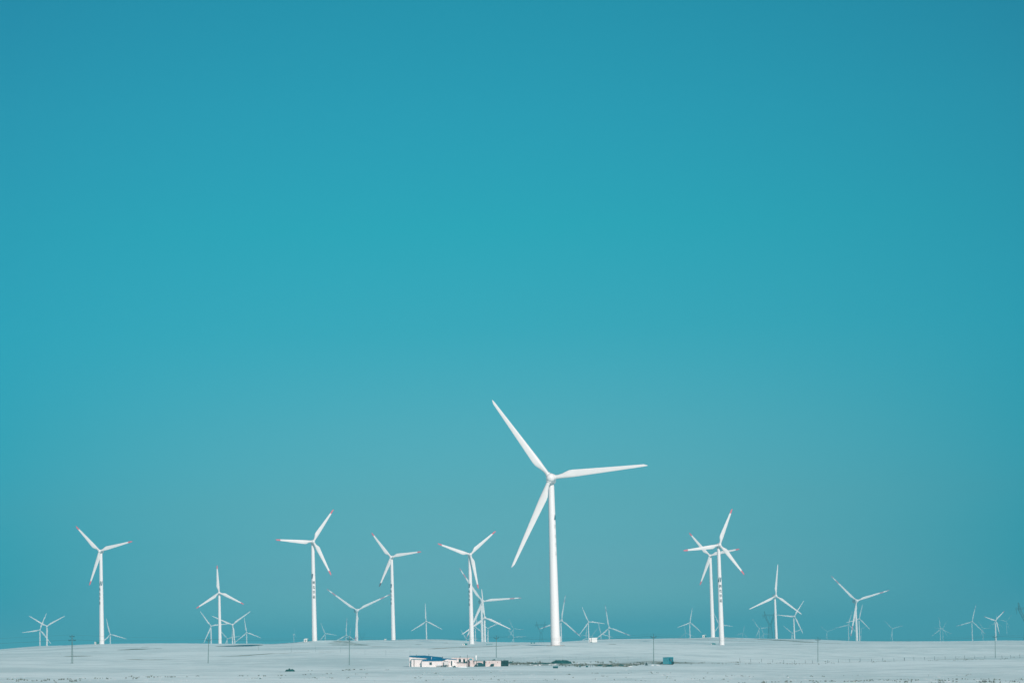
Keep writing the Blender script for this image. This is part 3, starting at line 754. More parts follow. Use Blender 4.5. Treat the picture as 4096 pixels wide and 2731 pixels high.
mb = MB().mat(M['iron']); mb.tube((hx(1548), 5, hz(320)), (hx(1548), 5, hz(240)), .06, .06, 8); mb.build('chimney', rf)

# flat-roofed porch block in front of the left end
o = frame(thing('porch', 'low white porch block with teal roof edge and dark drainpipe in front of the farmhouse', 'porch', (0, 0, 0)))
MB().mat(M['plaster']).box(hx(345), hx(752), 0.75, 1.99, DEEP, hz(362)).build('wall', o)
MB().mat(M['tealtrim']).box(hx(330), hx(1000), 0.6, 1.985, hz(361), hz(345)).build('roof_edge', o)
mb = MB().mat(M['iron']); mb.tube((hx(448), .66, hz(640)), (hx(448), .66, hz(335)), .075, .075, 8)
for q in (420, 540): mb.box(hx(448) - .1, hx(448) + .1, .6, .752, hz(q) - .03, hz(q) + .03)
mb.build('drainpipe', o)

# front house: long white front, blue roof sloping toward the viewer
o = frame(thing('front_house', 'long low white house with blue roof and dark window at the front of the farm', 'house', (0, 0, 0)))
x0, x1, x2 = hx(755), hx(1650), hx(2112)
ze, zr_ = hz(410), hz(326)
mb = MB().mat(M['plaster'])
mb.hexa([(x0, -0.7, DEEP), (x1, -0.7, DEEP), (x1, .74, DEEP), (x0, .74, DEEP)], [(x0, -0.7, ze - .02), (x1, -0.7, ze - .02), (x1, .74, ze + .3), (x0, .74, ze + .3)])
mb.hexa([(hx(1000), .742, DEEP), (x1, .742, DEEP), (x1, 1.98, DEEP), (hx(1000), 1.98, DEEP)], [(hx(1000), .742, ze + .3), (x1, .742, ze + .3), (x1, 1.98, zr_ - .05), (hx(1000), 1.98, zr_ - .05)])
mb.prism([(x1 + .003, DEEP), (x2, DEEP), (x2, hz(372)), (hx(1790), hz(342)), (x1 + .003, hz(392))], -0.55, 1.9); mb.build('wall', o)
mb = MB().mat(M['blueroof'])
mb.hexa([(x0 - .08, -1.0, ze), (hx(1560), -1.0, ze + .03), (hx(1770), 1.95, zr_), (hx(985), 1.95, zr_)], [(x0 - .08, -1.0, ze + .1), (hx(1560), -1.0, ze + .13), (hx(1770), 1.95, zr_ + .07), (hx(985), 1.95, zr_ + .07)])
mb.hexa([(hx(1562), -1.0, ze + .03), (hx(1640), -.75, hz(372)), (hx(1792), -.75, hz(336)), (hx(1772), 1.95, zr_)], [(hx(1562), -1.0, ze + .13), (hx(1640), -.75, hz(364)), (hx(1792), -.75, hz(328)), (hx(1772), 1.95, zr_ + .07)])
rf = mb.build('roof', o)
mb = MB().mat(M['blueroof']); mb.prism([(hx(1785), hz(342)), (hx(2122), hz(373)), (hx(2122), hz(356)), (hx(1785), hz(322))], -.75, 2.0); mb.build('verge', o)
mb = MB().mat(M['doorwhite']); mb.tube((hx(1128), .8, hz(345)), (hx(1128), .8, hz(262)), .07, .07, 10); mb.build('chimney', rf)
wn = MB().mat(M['doorwhite']); wx0, wx1, wz0, wz1 = hx(1055), hx(1148), hz(570), hz(462)
for bx in ((wx0 - .05, wx0, wz0 - .05, wz1 + .05), (wx1, wx1 + .05, wz0 - .05, wz1 + .05), (wx0, wx1, wz1, wz1 + .05), (wx0, wx1, wz0 - .05, wz0)): wn.box(bx[0], bx[1], -.76, -.701, bx[2], bx[3])
wn = wn.build('window', o)
MB().mat(M['glass']).box(wx0, wx1, -.73, -.702, wz0, wz1).build('pane', wn)
MB().mat(M['greyflat']).box((wx0 + wx1) / 2 - .02, (wx0 + wx1) / 2 + .02, -.75, -.731, wz0, wz1).build('glazing_bar', wn)
dr = MB().mat(M['glass']).box(hx(1895), hx(1935), -.60, -.551, hz(600), hz(415)).build('doorway', o)
MB().mat(M['doorwhite']).box(hx(1938), hx(1985), -.95, -.56, hz(610), hz(420)).build('door', o)
mb = MB().mat(M['maroon'])
for zx in (1832, 2038): MB().mat(M['maroon']).box(hx(zx) - .05, hx(zx) + .05, -.59, -.552, hz(478), hz(440)).build('red_paper', o)

# yard: wall ruins, sheds
o = frame(thing('yard_shed', 'roofless pale shed with dark openings right of the front house', 'shed', (0, 0, 0)))
MB().mat(M['oldplaster']).box(hx2(-60), hx2(800), 4.0, 4.3, DEEP, hz(296)).build('back_wall', o)
MB().mat(M['plaster']).box(hx2(152), hx2(225), 1.2, 1.5, DEEP, hz(355)).build('pier', o)
MB().mat(M['plaster']).box(hx2(318), hx2(398), 1.2, 1.5, DEEP, hz(340)).build('pier', o)
MB().mat(M['plaster']).box(hx2(478), hx2(560), 1.2, 1.5, DEEP, hz(362)).build('pier', o)
MB().mat(M['glass']).box(hx2(226), hx2(317), 1.5, 1.7, DEEP, hz(345)).build('dark_opening', o)
MB().mat(M['glass']).box(hx2(399), hx2(477), 1.5, 1.7, DEEP, hz(345)).build('dark_opening', o)
MB().mat(M['oldplaster']).box(hx2(140), hx2(565), -.35, -.1, DEEP, hz(508)).build('front_wall', o)
MB().mat(M['greyflat']).hexa([(hx2(145), -.4, hz(507)), (hx2(500), -.4, hz(507)), (hx2(500), 1.15, hz(460)), (hx2(145), 1.15, hz(460))], [(hx2(145), -.4, hz(503)), (hx2(500), -.4, hz(503)), (hx2(500), 1.15, hz(455)), (hx2(145), 1.15, hz(455))]).build('lean_to_roof', o)
MB().mat(M['tarp']).hexa([(hx2(420), -.45, hz(500)), (hx2(506), -.45, hz(500)), (hx2(506), .9, hz(470)), (hx2(450), .9, hz(450))], [(hx2(425), -.45, hz(480)), (hx2(500), -.45, hz(478)), (hx2(490), .9, hz(430)), (hx2(455), .9, hz(425))]).build('tarpaulin', o)
MB().mat(M['maroon']).box(hx2(312), hx2(325), -.38, -.352, hz(585), hz(545)).build('red_paper', o)

o = frame(thing('gate_shed', 'pale shed with a tall dark doorway and maroon door behind the flagpole', 'shed', (0, 0, 0)))
MB().mat(M['oldplaster']).box(hx2(567), hx2(592), -.3, 2.2, DEEP, hz(372)).build('pier', o)
MB().mat(M['glass']).box(hx2(593), hx2(640), .3, .5, DEEP, hz(380)).build('doorway', o)
MB().mat(new_mat('maroon_gate', (.16, .11, .12), .7, .2, 3)).box(hx2(612), hx2(668), -.25, -.17, hz(605), hz(460)).build('door', o)
MB().mat(M['oldplaster']).box(hx2(676), hx2(745), -.3, 2.2, DEEP, hz(392)).build('pier', o)
MB().mat(M['tarp']).box(hx2(590), hx2(675), .0, 2.0, hz(385), hz(372)).build('lintel', o)
MB().mat(M['cabinA']).box(hx2(640), hx2(745), 2.3, 2.7, hz(395), hz(330)).build('roof_tank', o)

o = frame(thing('yard_wall', 'long pale plaster yard wall behind the dark tarpaulin arch', 'wall', (0, 0, 0)))
MB().mat(M['oldplaster']).box(hx2(746), hx2(1178), .2, .5, DEEP, hz(430)).build('masonry', o)
MB().mat(M['brush']).box(hx2(800), hx2(1180), .55, 1.4, hz(470), hz(412)).build('thatch', o)
MB().mat(M['maroon']).box(hx2(822), hx2(836), .16, .198, hz(520), hz(478)).build('red_paper', o)

o = frame(thing('pink_store', 'pinkish flat-roofed store with dark tyre hole at the right end of the farm', 'shed', (0, 0, 0)))
mb = MB().mat(M['oldplaster']); mb.box(hx2(1325), hx2(1872), -.3, 3.0, DEEP, hz(410)); mb.build('wall', o)
mb = MB().mat(M['greyflat']); mb.box(hx2(1318), hx2(1880), -.4, 3.1, hz(409), hz(396)); mb.build('roof', o)
MB().mat(M['oldplaster']).box(hx2(1275), hx2(1320), -.2, 1.5, DEEP, hz(425)).build('pier', o)
MB().mat(M['tarp']).box(hx2(1190), hx2(1270), .3, .6, DEEP, hz(402)).build('dark_gate', o)
for zx in (1295, 1422, 1742): MB().mat(M['maroon']).box(hx2(zx) - .06, hx2(zx) + .06, -.34, -.302, hz(498), hz(450)).build('red_paper', o)
o = frame(thing('roof_junk', 'dark bundle lying on the flat roof of the pink store', 'bundle', (0, 0, 0)))
MB().mat(M['brush']).hexa([(hx2(1530), 0.2, hz(395)), (hx2(1660), 0.2, hz(395)), (hx2(1660), 1.5, hz(395)), (hx2(1560), 1.5, hz(395))], [(hx2(1560), 0.4, hz(365)), (hx2(1655), 0.4, hz(352)), (hx2(1650), 1.4, hz(352)), (hx2(1570), 1.4, hz(362))]).build('bundle', o)
o = frame(thing('trailer', 'small dark box trailer parked against the pink store', 'trailer', (0, 0, 0)))
MB().mat(M['tarp']).hexa([(hx2(1482), -1.6, hz(602)), (hx2(1605), -1.6, hz(602)), (hx2(1605), -.5, hz(602)), (hx2(1482), -.5, hz(602))], [(hx2(1490), -1.6, hz(535)), (hx2(1605), -1.6, hz(522)), (hx2(1605), -.5, hz(522)), (hx2(1490), -.5, hz(535))]).build('box', o)
for zx in (1510, 1580):
    w_ = MB().mat(M['rubber']); w_.tube((hx2(zx), -1.72, hz(605)), (hx2(zx), -1.61, hz(605)), .2, .2, 14); w_.build('wheel', o)

# tarpaulin arch with pale vent
o = frame(thing('tarpaulin_shelter', 'dark teal rounded tarpaulin shelter with a pale hatch in front of the yard wall', 'shelter', (0, 0, 0)))
pts = []
for i in range(13):
    t = math.pi * i / 12; pts.append((hx2(1040) - math.cos(t) * (hx2(1200) - hx2(1040)) * (1.18 if t > 1.57 else 1.22), DEEP + (hz(478) - DEEP) * math.sin(t) ** .6))
MB().mat(M['tarp']).prism(pts, -1.3, -.05).build('cover', o)
MB().mat(M['greyflat']).box(hx2(930), hx2(985), -1.36, -1.302, hz(590), hz(525)).build('hatch', o)

# poles in the yard
o = frame(thing('yard_mast', 'tall thin dark mast standing in the yard before the gate shed', 'mast', (0, 0, 0)))
MB().mat(M['iron']).tube((hx2(576), -1.2, DEEP), (hx2(570), -1.2, hz(185)), .07, .05, 8).build('pole', o); MB().mat(M['iron']).tube((hx2(570), -1.2, hz(185)), (hx2(570), -1.2, hz(165)), .025).build('rod', o)
o = frame(thing('flagpole', 'dark pole carrying a furled white flag in the farm yard', 'flagpole', (0, 0, 0)))
MB().mat(M['iron']).tube((hx2(930), -1.6, DEEP), (hx2(918), -1.6, hz(180)), .06, .045, 8).build('pole', o)
mb = MB().mat(M['cloth']); fl = []
n = 10
for i in range(n + 1):
    t = i / n; z = hz(195 + 190 * t); wv = .22 * math.sin(t * 3.0 + .3) + .05 * math.sin(t * 14)
    fl += [(hx2(918) - .16 - .08 * math.sin(t * 5), -1.68, z), (hx2(918) + .14 + .06 * math.sin(t * 7), -1.72 + wv * .3, z), (hx2(918) + .1, -1.6 + wv * .3, z), (hx2(918) - .12, -1.58, z)]
mb.add(fl, [(4 * i + a, 4 * i + (a + 1) % 4, 4 * i + 4 + (a + 1) % 4, 4 * i + 4 + a) for i in range(n) for a in range(4)] + [(0, 1, 2, 3), tuple(4 * n + q for q in range(4))])
mb.build('flag', o)
o = frame(thing('wind_charger', 'short dark pole with a small rotor head above the roofless shed', 'wind charger', (0, 0, 0)))
MB().mat(M['iron']).tube((hx2(270), 2.5, hz(400)), (hx2(272), 2.5, hz(255)), .05).build('pole', o)
mb = MB().mat(M['iron']); mb.hexa([(hx2(262), 2.4, hz(262)), (hx2(280), 2.4, hz(262)), (hx2(280), 2.6, hz(262)), (hx2(262), 2.6, hz(262))], [(hx2(272), 2.4, hz(230)), (hx2(292), 2.4, hz(230)), (hx2(292), 2.6, hz(230)), (hx2(272), 2.6, hz(230))]); mb.build('head', o)

# things standing before the front house
o = frame(thing('notice_panel', 'pale square panel on dark posts leaning before the front house door', 'panel', (0, 0, 0)))
MB().mat(new_mat('pale_panel', (.56, .58, .57), .5, .06, 2)).hexa([(hx(1630), -1.9, hz(578)), (hx(1780), -1.9, hz(578)), (hx(1780), -1.82, hz(578)), (hx(1630), -1.82, hz(578))], [(hx(1630), -1.5, hz(440)), (hx(1780), -1.5, hz(440)), (hx(1780), -1.42, hz(440)), (hx(1630), -1.42, hz(440))]).build('board', o)
MB().mat(M['iron']).box(hx(1612), hx(1784), -1.5, -1.36, hz(441), hz(425)).build('top_rail', o)
for zx in (1614, 1782): MB().mat(M['iron']).tube((hx(zx), -1.6, DEEP), (hx(zx), -1.45, hz(432)), .035).build('post', o)
o = frame(thing('iron_frame', 'dark iron bench-like frame standing in the snow below the pale panel', 'frame', (0, 0, 0)))
for a, b in (((1668, 640), (1668, 568)), ((1668, 568), (1750, 568)), ((1750, 568), (1750, 640)), ((1765, 640), (1765, 580)), ((1765, 570), (1815, 570)), ((1815, 570), (1815, 640)), ((1668, 600), (1750, 610))):
    MB().mat(M['iron']).tube((hx(a[0]), -2.3, hz(a[1])), (hx(b[0]), -2.3, hz(b[1])), .05).build('bar', o)
o = frame(thing('tyre', 'pair of dark tyres standing on edge before the front house', 'tyre', (0, 0, 0)))
for zx in (1538, 1565):
    mb = MB().mat(M['rubber']); mb.tube((hx(zx) - .06, -2.0, hz(620)), (hx(zx) + .06, -2.0, hz(620)), .3, .3, 18); mb.build('tread', o)
o = frame(thing('snowy_trough', 'long low feed trough capped with snow before the front house wall', 'trough', (0, 0, 0)))
MB().mat(M['greyflat']).hexa([(hx(1350), -1.9, DEEP), (hx(1530), -1.9, DEEP), (hx(1530), -1.0, DEEP), (hx(1350), -1.0, DEEP)], [(hx(1345), -1.95, hz(592)), (hx(1540), -1.95, hz(588)), (hx(1540), -.95, hz(588)), (hx(1345), -.95, hz(592))]).build('basin', o)
mb = MB().mat(M['snowlump'])
mb.hexa([(hx(1350), -1.9, hz(592)), (hx(1540), -1.9, hz(588)), (hx(1540), -1.0, hz(588)), (hx(1350), -1.0, hz(592))], [(hx(1372), -1.7, hz(556)), (hx(1530), -1.7, hz(549)), (hx(1530), -1.2, hz(549)), (hx(1372), -1.2, hz(556))]); mb.build('snow_cap', o)

def heap(name, label, cat, px, py, wpx, hpx, mat, depth=None, loc=None, seed=0, rough=.35, group=None, w=None, h=None):
    if loc is None:
        loc = ground_at(px, py); s = scale_at(loc[1]); w, h = wpx / s, hpx / s
    dep = depth or w * 0.4
    nx, ny = 40, 18; vs = []; fs = []
    for j in range(ny + 1):
        for i in range(nx + 1):
            u, v = i / nx * 2 - 1, j / ny * 2 - 1
            e = max(0.0, 1 - (abs(u) ** 2.6 + abs(v) ** 2.2)) ** .55
            nse = mnoise.fractal(Vector((u * 3.1 + seed * 7, v * 2.3, seed)), 1.0, 2.1, 4)
            vs.append((u * w / 2, v * dep / 2, max(-.25, h * e * (0.85 + rough * nse)) - (0.2 if e <= 0 else 0)))
    for j in range(ny):
        for i in range(nx): fs.append((j * (nx + 1) + i, j * (nx + 1) + i + 1, (j + 1) * (nx + 1) + i + 1, (j + 1) * (nx + 1) + i))
    ob = MB().mat(mat).add(vs, fs).build(name, loc=tuple(loc)); tag(ob, label, cat, group)
    return ob
heap('dung_heap', 'long dark teal heap in the snow right of the farm', 'heap', 2245, 2652.5, 86, 14.5, M['dung'], seed=1)
heap('dung_heap', 'short dark ridge of dirt left of the long dark heap', 'heap', 2157, 2654, 90, 4.5, M['dung'], seed=2)
heap('earth_mound', 'small dark mound alone in the snow left of the farm', 'heap', 1160, 2684, 40, 9.5, M['dung'], seed=3, rough=.7)
heap('earth_mound', 'tiny dark lump in the near snow below the lone small mound', 'heap', 1041, 2714, 10, 3, M['dung'], seed=4)
heap('scrap_pile', 'dark sagging pile of scrap at the foot of the front house right corner', 'heap', 1818, 2668, 12, 7, M['tarp'], seed=5)
heap('hay_bundle', 'small dark bundle just right of the brushwood fence', 'heap', 2043, 2650.5, 16, 6, M['brush'], seed=6)
heap('scrap_pile', 'long low dark scrap pile on the bare strip right of the long dark heap', 'heap', 2440, 2664.5, 34, 6.5, M['dung'], seed=7, rough=.9)
heap('scrap_pile', 'small dark scrap pile with a pale top beyond the long scrap pile', 'heap', 2485, 2663, 24, 7.5, M['brush'], seed=8, rough=.9)
heap('scrap_pile', 'thin scrap pile on the bare strip between dark trough and long scrap pile', 'heap', 2400, 2663, 22, 5, M['brush'], seed=9, rough=1.2)
heap('snow_drift', 'bright little drift at the edge of the bare strip left of the pole', 'snow drift', 2520, 2665, 22, 2.5, M['snowlump'], seed=10)
heap('snow_drift', 'bright drift of snow below the utility pole left of the teal cabin', 'snow drift', 2610, 2661, 14, 3, M['snowlump'], seed=11)
heap('snow_drift', 'bright bank of shovelled snow before the pale sheds of the farm', 'snow drift', 1850, 2668.5, 40, 4.5, M['snowlump'], seed=12, rough=.8)

# feed boxes
for (px, py, wp, hp, lab) in ((2222, 2671, 21, 8, 'dark teal feed box on the snow below the long dark heap'), (2348, 2667, 9, 5.5, 'small dark tub at the edge of the bare strip'), (2320, 2667, 5, 7, 'narrow dark crate beside the small dark tub')):
    g = ground_at(px, py); s = scale_at(g[1]); w, h = wp / s, hp / s
    o = thing('feed_box', lab, 'feed box', tuple(g))
    MB().mat(M['tarp']).hexa([(-w * .45, -.4, -.2), (w * .45, -.4, -.2), (w * .45, .4, -.2), (-w * .45, .4, -.2)], [(-w / 2, -.5, h * .85), (w / 2, -.5, h * .85), (w / 2, .5, h * .85), (-w / 2, .5, h * .85)]).build('body', o)
    MB().mat(M['kiosk']).box(-w / 2 - .04, w / 2 + .04, -.54, .54, h * .852, h).build('rim', o)

# tripod
g = ground_at(2585, 2660); s = scale_at(g[1])
o = thing('tripod', 'dark three-legged stand between the scrap piles and the utility pole', 'tripod', tuple(g))
for dx, dy in ((-.35, -.3), (.55, -.2), (.05, .5)): MB().mat(M['iron']).tube((dx, dy, -.1), (0, 0, 12 / s), .09, .06).build('leg', o)
MB().mat(M['iron']).hexa([(-.3, -.2, .05), (.3, -.2, .05), (.3, .3, .05), (-.3, .3, .05)], [(-.12, -.1, .55), (.12, -.1, .55), (.12, .1, .55), (-.12, .1, .55)]).build('block', o)

# teal cabin turned 45 degrees
g = ground_at(2673, 2656.5); s = scale_at(g[1]); wv = 41 / s / math.sqrt(2); hh = 27.5 / s
o = thing('cabin', 'teal box cabin with dark right side on the bare strip by the fence', 'cabin', tuple(g), None, R(-42))
e = wv / 2
MB().mat(M['cabinA']).box(-e, e, -e, e, 0.12, hh).build('body', o)
mb = MB().mat(M['cabinB']); mb.box(-e - .02, -e - .002, -e, e, .12, hh); o2 = None
p = MB().mat(M['cabinB']).box(e + .002, e + .03, -e, e, .12, hh - .02).build('side_panel', o)
MB().mat(M['glass']).box(e + .031, e + .05, -e + .35, -e + .75, hh * .5, hh * .82).build('window', o)
MB().mat(M['maroon']).box(e + .031, e + .05, -e + 1.05, -e + 1.2, hh * .45, hh * .8).build('red_paper', o)
MB().mat(M['iron']).box(e + .031, e + .3, 0.2, e, .12, hh * .42).build('stove_box', o)
MB().mat(M['cabinA']).hexa([(-e - .08, -e - .08, hh + .002), (e + .08, -e - .08, hh + .002), (e + .08, e + .08, hh + .002), (-e - .08, e + .08, hh + .002)], [(-e - .05, -e - .05, hh + .08), (e + .05, -e - .05, hh + .08), (e + .02, e + .02, hh + .16), (-e - .02, e + .02, hh + .16)]).build('roof', o)
for sx in (-e + .2, e - .2): MB().mat(M['iron']).box(sx - .1, sx + .1, -e, e, -.4, .12).build('skid', o)
MB().mat(M['tealtrim']).box(-e + .2, e - .2, -e - .02, -e - .002, hh * .55, hh * .58).build('seam', o)
g = ground_at(2649, 2654); s = scale_at(g[1])
o = thing('dark_ring', 'dark ring lying against the left corner of the teal cabin', 'tyre', (g[0], g[1], g[2]))  # dark ring shape set at the cabin's left foot
mb = MB().mat(M['rubber']); prf = []
for i in range(13):
    t = 2 * math.pi * i / 12; prf.append((.28 + .12 * math.cos(t), .1 * math.sin(t)))
mb.lathe(prf, 20, 'y', caps=False); ob = mb.build('tread', o, True); ob.location = (0, 0, .3); ob.rotation_euler = (R(-12), 0, R(10))  # body of the dark ring
MB().mat(M['iron']).tube((0, -.05, .3), (0, .05, .3), .2, .2, 14).build('hub', o)

# brushwood fence right of the store
o = frame(thing('brushwood_fence', 'ragged dark brushwood fence at the right end of the farm', 'fence', (0, 0, 0)))
mb = MB().mat(M['brush'])
for i in range(420):
    x = hx2(1880 + random.random() ** .8 * 290); y = .6 + random.random() * 1.2; t = (x - hx2(1880)) / (hx2(2170) - hx2(1880))
    zt = hz(395 - 15 * random.random() + 12 * math.sin(t * 9)) * (0.75 + .27 * random.random()); zb = hz(600) + (1.0 * t * random.random())
    if zt > zb: mb.tube((x, y, zb - .3), (x + random.uniform(-.12, .12), y + random.uniform(-.1, .1), zt), .035, .015, 4)
mb.build('branches', o)
for zx in (1885, 2000, 2125, 2165): MB().mat(M['iron']).tube((hx2(zx), .5, DEEP), (hx2(zx), .5, hz(385)), .05, .04, 7).build('post', o)
MB().mat(M['brush']).box(hx2(1880), hx2(2160), 1.9, 2.0, hz(520), hz(430)).build('backing', o)

# ------------------------------------------------------------------ wire fences: posts are parts
def fence(name, label, posts, hm, spacer=True, r=.045, wires=(.35, .7, 1.0), mat='iron'):
    pts = [ground_at(x, y) for x, y in posts]
    o = thing(name, label, 'fence', tuple(pts[0]))
    P0 = Vector(pts[0]); prev = None
    for i, p in enumerate(pts):
        q = Vector(p) - P0; hh = hm * (0.85 + .3 * random.random())
        lx = random.uniform(-.06, .06)
        MB().mat(M[mat]).tube((q.x, q.y, q.z - .4), (q.x + lx, q.y, q.z + hh), r, r * .9, 6).build('post', o)
    mb = MB().mat(M['wire'])
    for a, b in zip(pts[:-1], pts[1:]):
        a, b = Vector(a) - P0, Vector(b) - P0
        for h in wires: mb.tube(a + Vector((0, 0, h)), b + Vector((0, 0, h)), .008, .008, 4)
    mb.build('wire', o)
gx = lambda z: 3100 + z / 2.302
FP = [(3045,2647),(3089,2648.5),(3134,2650.5),(3179,2651),(3221,2652.5)]
FP = [(2960 + i * 43.5, 2646 + i * .6) for i in range(4)] + [(gx(80),2651),(gx(182),2651.5),(gx(280),2651),(gx(345),2652),(gx(485),2650.5),(gx(585),2649),(gx(688),2647),(gx(785),2646),(gx(888),2645),(gx(992),2643.5),(gx(1096),2642.5),(gx(1192),2641.5)] + [(3600 + z / 2.302, 2640 - i * .9) for i, z in enumerate((42,128,227,318,416,514,596,689,781,940,1020,1105,1200))]
fence('wire_fence', 'wire fence of short dark posts running right from the teal cabin', FP, 1.2, r=.05)
fence('wire_fence', 'faint thin-post fence in the snow behind the farm and long dark heap', [(1992 + i * 52, 2643 - i * .4) for i in range(13)], 1.5, r=.022, mat='pole')
fence('wire_fence', 'far thin-post fence crossing the slope below the bare grass knoll', [(1034,2601),(1165,2608),(1262,2606),(1363,2611),(1460,2617),(1543,2620),(1640,2625)], 2.2, r=.03, wires=(.5, 1.2), mat='pole')
# short stakes along the bare strip
for i, (px, py, h_) in enumerate([(2250,2664,8),(2280,2663,7),(2299,2664,6),(2362,2666,7),(2370,2666,8),(2548,2662,10),(2563,2658,9)]):
    g = ground_at(px, py); s = scale_at(g[1])
    o = thing('stake', ['stake','stake','stake','stake','stake','stake','stake'][0], 'stake', tuple(g), 'short stakes along the bare grass strip')
    o['label'] = 'short dark wooden stake standing in the bare grass strip right of the farm'
    MB().mat(M['iron']).tube((0, 0, -.3), (random.uniform(-.08, .08), 0, h_ / s), .055, .04, 7).build('shaft', o)
    mb = MB().mat(M['wire']); mb.tube((-.08, 0, h_ / s * .7), (.08, 0, h_ / s * .72), .03, .03, 6); mb.build('wire_tie', o)

# ------------------------------------------------------------------ dry grass tufts: stuff
tv, tf = [], []
def tuft(x, y, size, n):
    z = gz(x, y)
    for _ in range(n):
        a = random.random() * 6.283; rr = size * .6 * random.random(); bx, by = x + math.cos(a) * rr, y + math.sin(a) * rr
        h = size * random.uniform(.35, .9); w = size * random.uniform(.05, .12); t = random.random() * 3.14; dx, dy = math.cos(t) * w, math.sin(t) * w
        lx, ly = random.uniform(-.5, .5) * h, random.uniform(-.5, .5) * h
        k = len(tv); tv.extend([(bx - dx, by - dy, z - .03), (bx + dx, by + dy, z - .03), (bx + lx * .5 + dx * .6, by + ly * .5, z + h * .6), (bx + lx, by + ly, z + h)]); tf.extend([(k, k + 1, k + 2), (k, k + 2, k + 3)])
def scatter(x0, x1, ya, yb, n, size):
    """tufts in clumps inside a band of the near field given by photo px"""
    while n > 0:
        px = random.uniform(x0, x1); t = (px - x0) / (x1 - x0); py = ya + (yb - ya) * t + random.gauss(0, 2.2)
        g = ground_at(px, min(py, 2745)); m = random.choice([1, 1, 2, 3, 5])
        for _ in range(m):
            tuft(g[0] + random.gauss(0, .5), g[1] + random.gauss(0, 2.5), size * random.uniform(.5, 1.3), random.randint(8, 16))
        n -= m
scatter(0, 620, 2722, 2708, 55, .42); scatter(0, 300, 2719, 2724, 24, .42); scatter(600, 1300, 2706, 2700, 45, .36); scatter(1250, 1560, 2681, 2678, 30, .36)
scatter(2900, 3500, 2728, 2724, 60, .36); scatter(3400, 4096, 2721, 2716, 75, .36); scatter(3600, 4096, 2729, 2725, 50, .4)
scatter(1300, 2900, 2695, 2690, 40, .3); scatter(1500, 2900, 2722, 2716, 45, .3)
for cx, n in ((2060, 40), (2110, 25), (2170, 30), (2260, 20), (2310, 35), (2335, 25), (2395, 60), (2430, 70), (2470, 60), (2500, 45), (2530, 40), (2560, 25), (2630, 30)):
    scatter(cx - 16, cx + 16, 2660 if 2200 < cx < 2540 else 2654, 2661 if 2200 < cx < 2540 else 2653, n, .55)
scatter(2030, 2660, 2652, 2647, 150, .45); scatter(2660, 3300, 2651, 2652, 90, .36); scatter(3300, 4096, 2650, 2632, 90, .34)
scatter(800, 3900, 2712, 2700, 90, .28)
me = bpy.data.meshes.new('dry_grass'); me.from_pydata(tv, [], tf); me.materials.append(M['straw'])
o = link('dry_grass', me); tag(o, 'tufts of dry grass poking through the snow', 'dry grass', None, 'stuff')

# small wind-blown snow lumps among the tufts: stuff
mb = MB().mat(M['snowlump'])
def lump(px, py, w, h):
    g = ground_at(px, py); n = 9
    for k in range(random.choice([1, 2, 2, 3])):
        x, y = g[0] + random.gauss(0, .8), g[1] + random.gauss(0, 2.5); z = gz(x, y); ww, hh = w * random.uniform(.5, 1.2), h * random.uniform(.6, 1.2)
        vs = [(x, y, z + hh)]
        for ring, (rr, zz) in enumerate(((.45, .8), (.8, .4), (1.0, -.25))):
            for i in range(n):
                t = 6.2832 * i / n; q = rr * random.uniform(.85, 1.15); vs.append((x + math.cos(t) * ww * q, y + math.sin(t) * ww * .8 * q, z + hh * zz))
        fs = [(0, 1 + i, 1 + (i + 1) % n) for i in range(n)]
        for ring in range(2): fs += [(1 + ring * n + i, 1 + ring * n + n + i, 1 + ring * n + n + (i + 1) % n, 1 + ring * n + (i + 1) % n) for i in range(n)]
        mb.add(vs, fs)
for _ in range(34): lump(random.uniform(0, 1700), random.gauss(2711, 6), .34, .07)
for _ in range(34): lump(random.uniform(2700, 4096), random.gauss(2717, 6), .34, .07)
for _ in range(16): lump(random.uniform(1500, 2800), random.gauss(2690, 10), .34, .07)
for _ in range(20): lump(random.uniform(1950, 2700), random.gauss(2658, 3), .5, .2)
o = mb.build('snow_lumps', None, True); tag(o, 'small wind-blown snow lumps scattered over the near field', 'snow lumps', None, 'stuff')

# ------------------------------------------------------------------ air
HAZE_D = 1.5e-4
HAZE_C = (0.1303, 0.6632, 0.8142)
me = MB()
me.box(-24000, 24000, -3000, 23500, -175, 130)
hm = bpy.data.materials.new('haze_air'); hm.use_nodes = True; nt = hm.node_tree; nt.nodes.clear()
out = nt.nodes.new('ShaderNodeOutputMaterial'); pv = nt.nodes.new('ShaderNodeVolumePrincipled')
pv.inputs['Color'].default_value = (*HAZE_C, 1); pv.inputs['Density'].default_value = HAZE_D; pv.inputs['Anisotropy'].default_value = -0.15
nt.links.new(pv.outputs[0], out.inputs['Volume'])
hz_o = me.mat(hm).build('haze'); tag(hz_o, 'pale teal winter haze over the plain', 'haze', None, 'stuff')

# ------------------------------------------------------------------ light
SUN_EL, SUN_AZ = R(29), R(22)     # azimuth measured to the right of straight behind the camera
sd = Vector((math.sin(SUN_AZ) * math.cos(SUN_EL), -math.cos(SUN_AZ) * math.cos(SUN_EL), math.sin(SUN_EL)))
sl = bpy.data.lights.new('sun', 'SUN'); sl.energy = 4.35; sl.angle = R(0.53); sl.color = (1.0, 0.82, 0.76)
so = bpy.data.objects.new('sun', sl); col.objects.link(so); so.rotation_euler = sd.to_track_quat('Z', 'Y').to_euler()

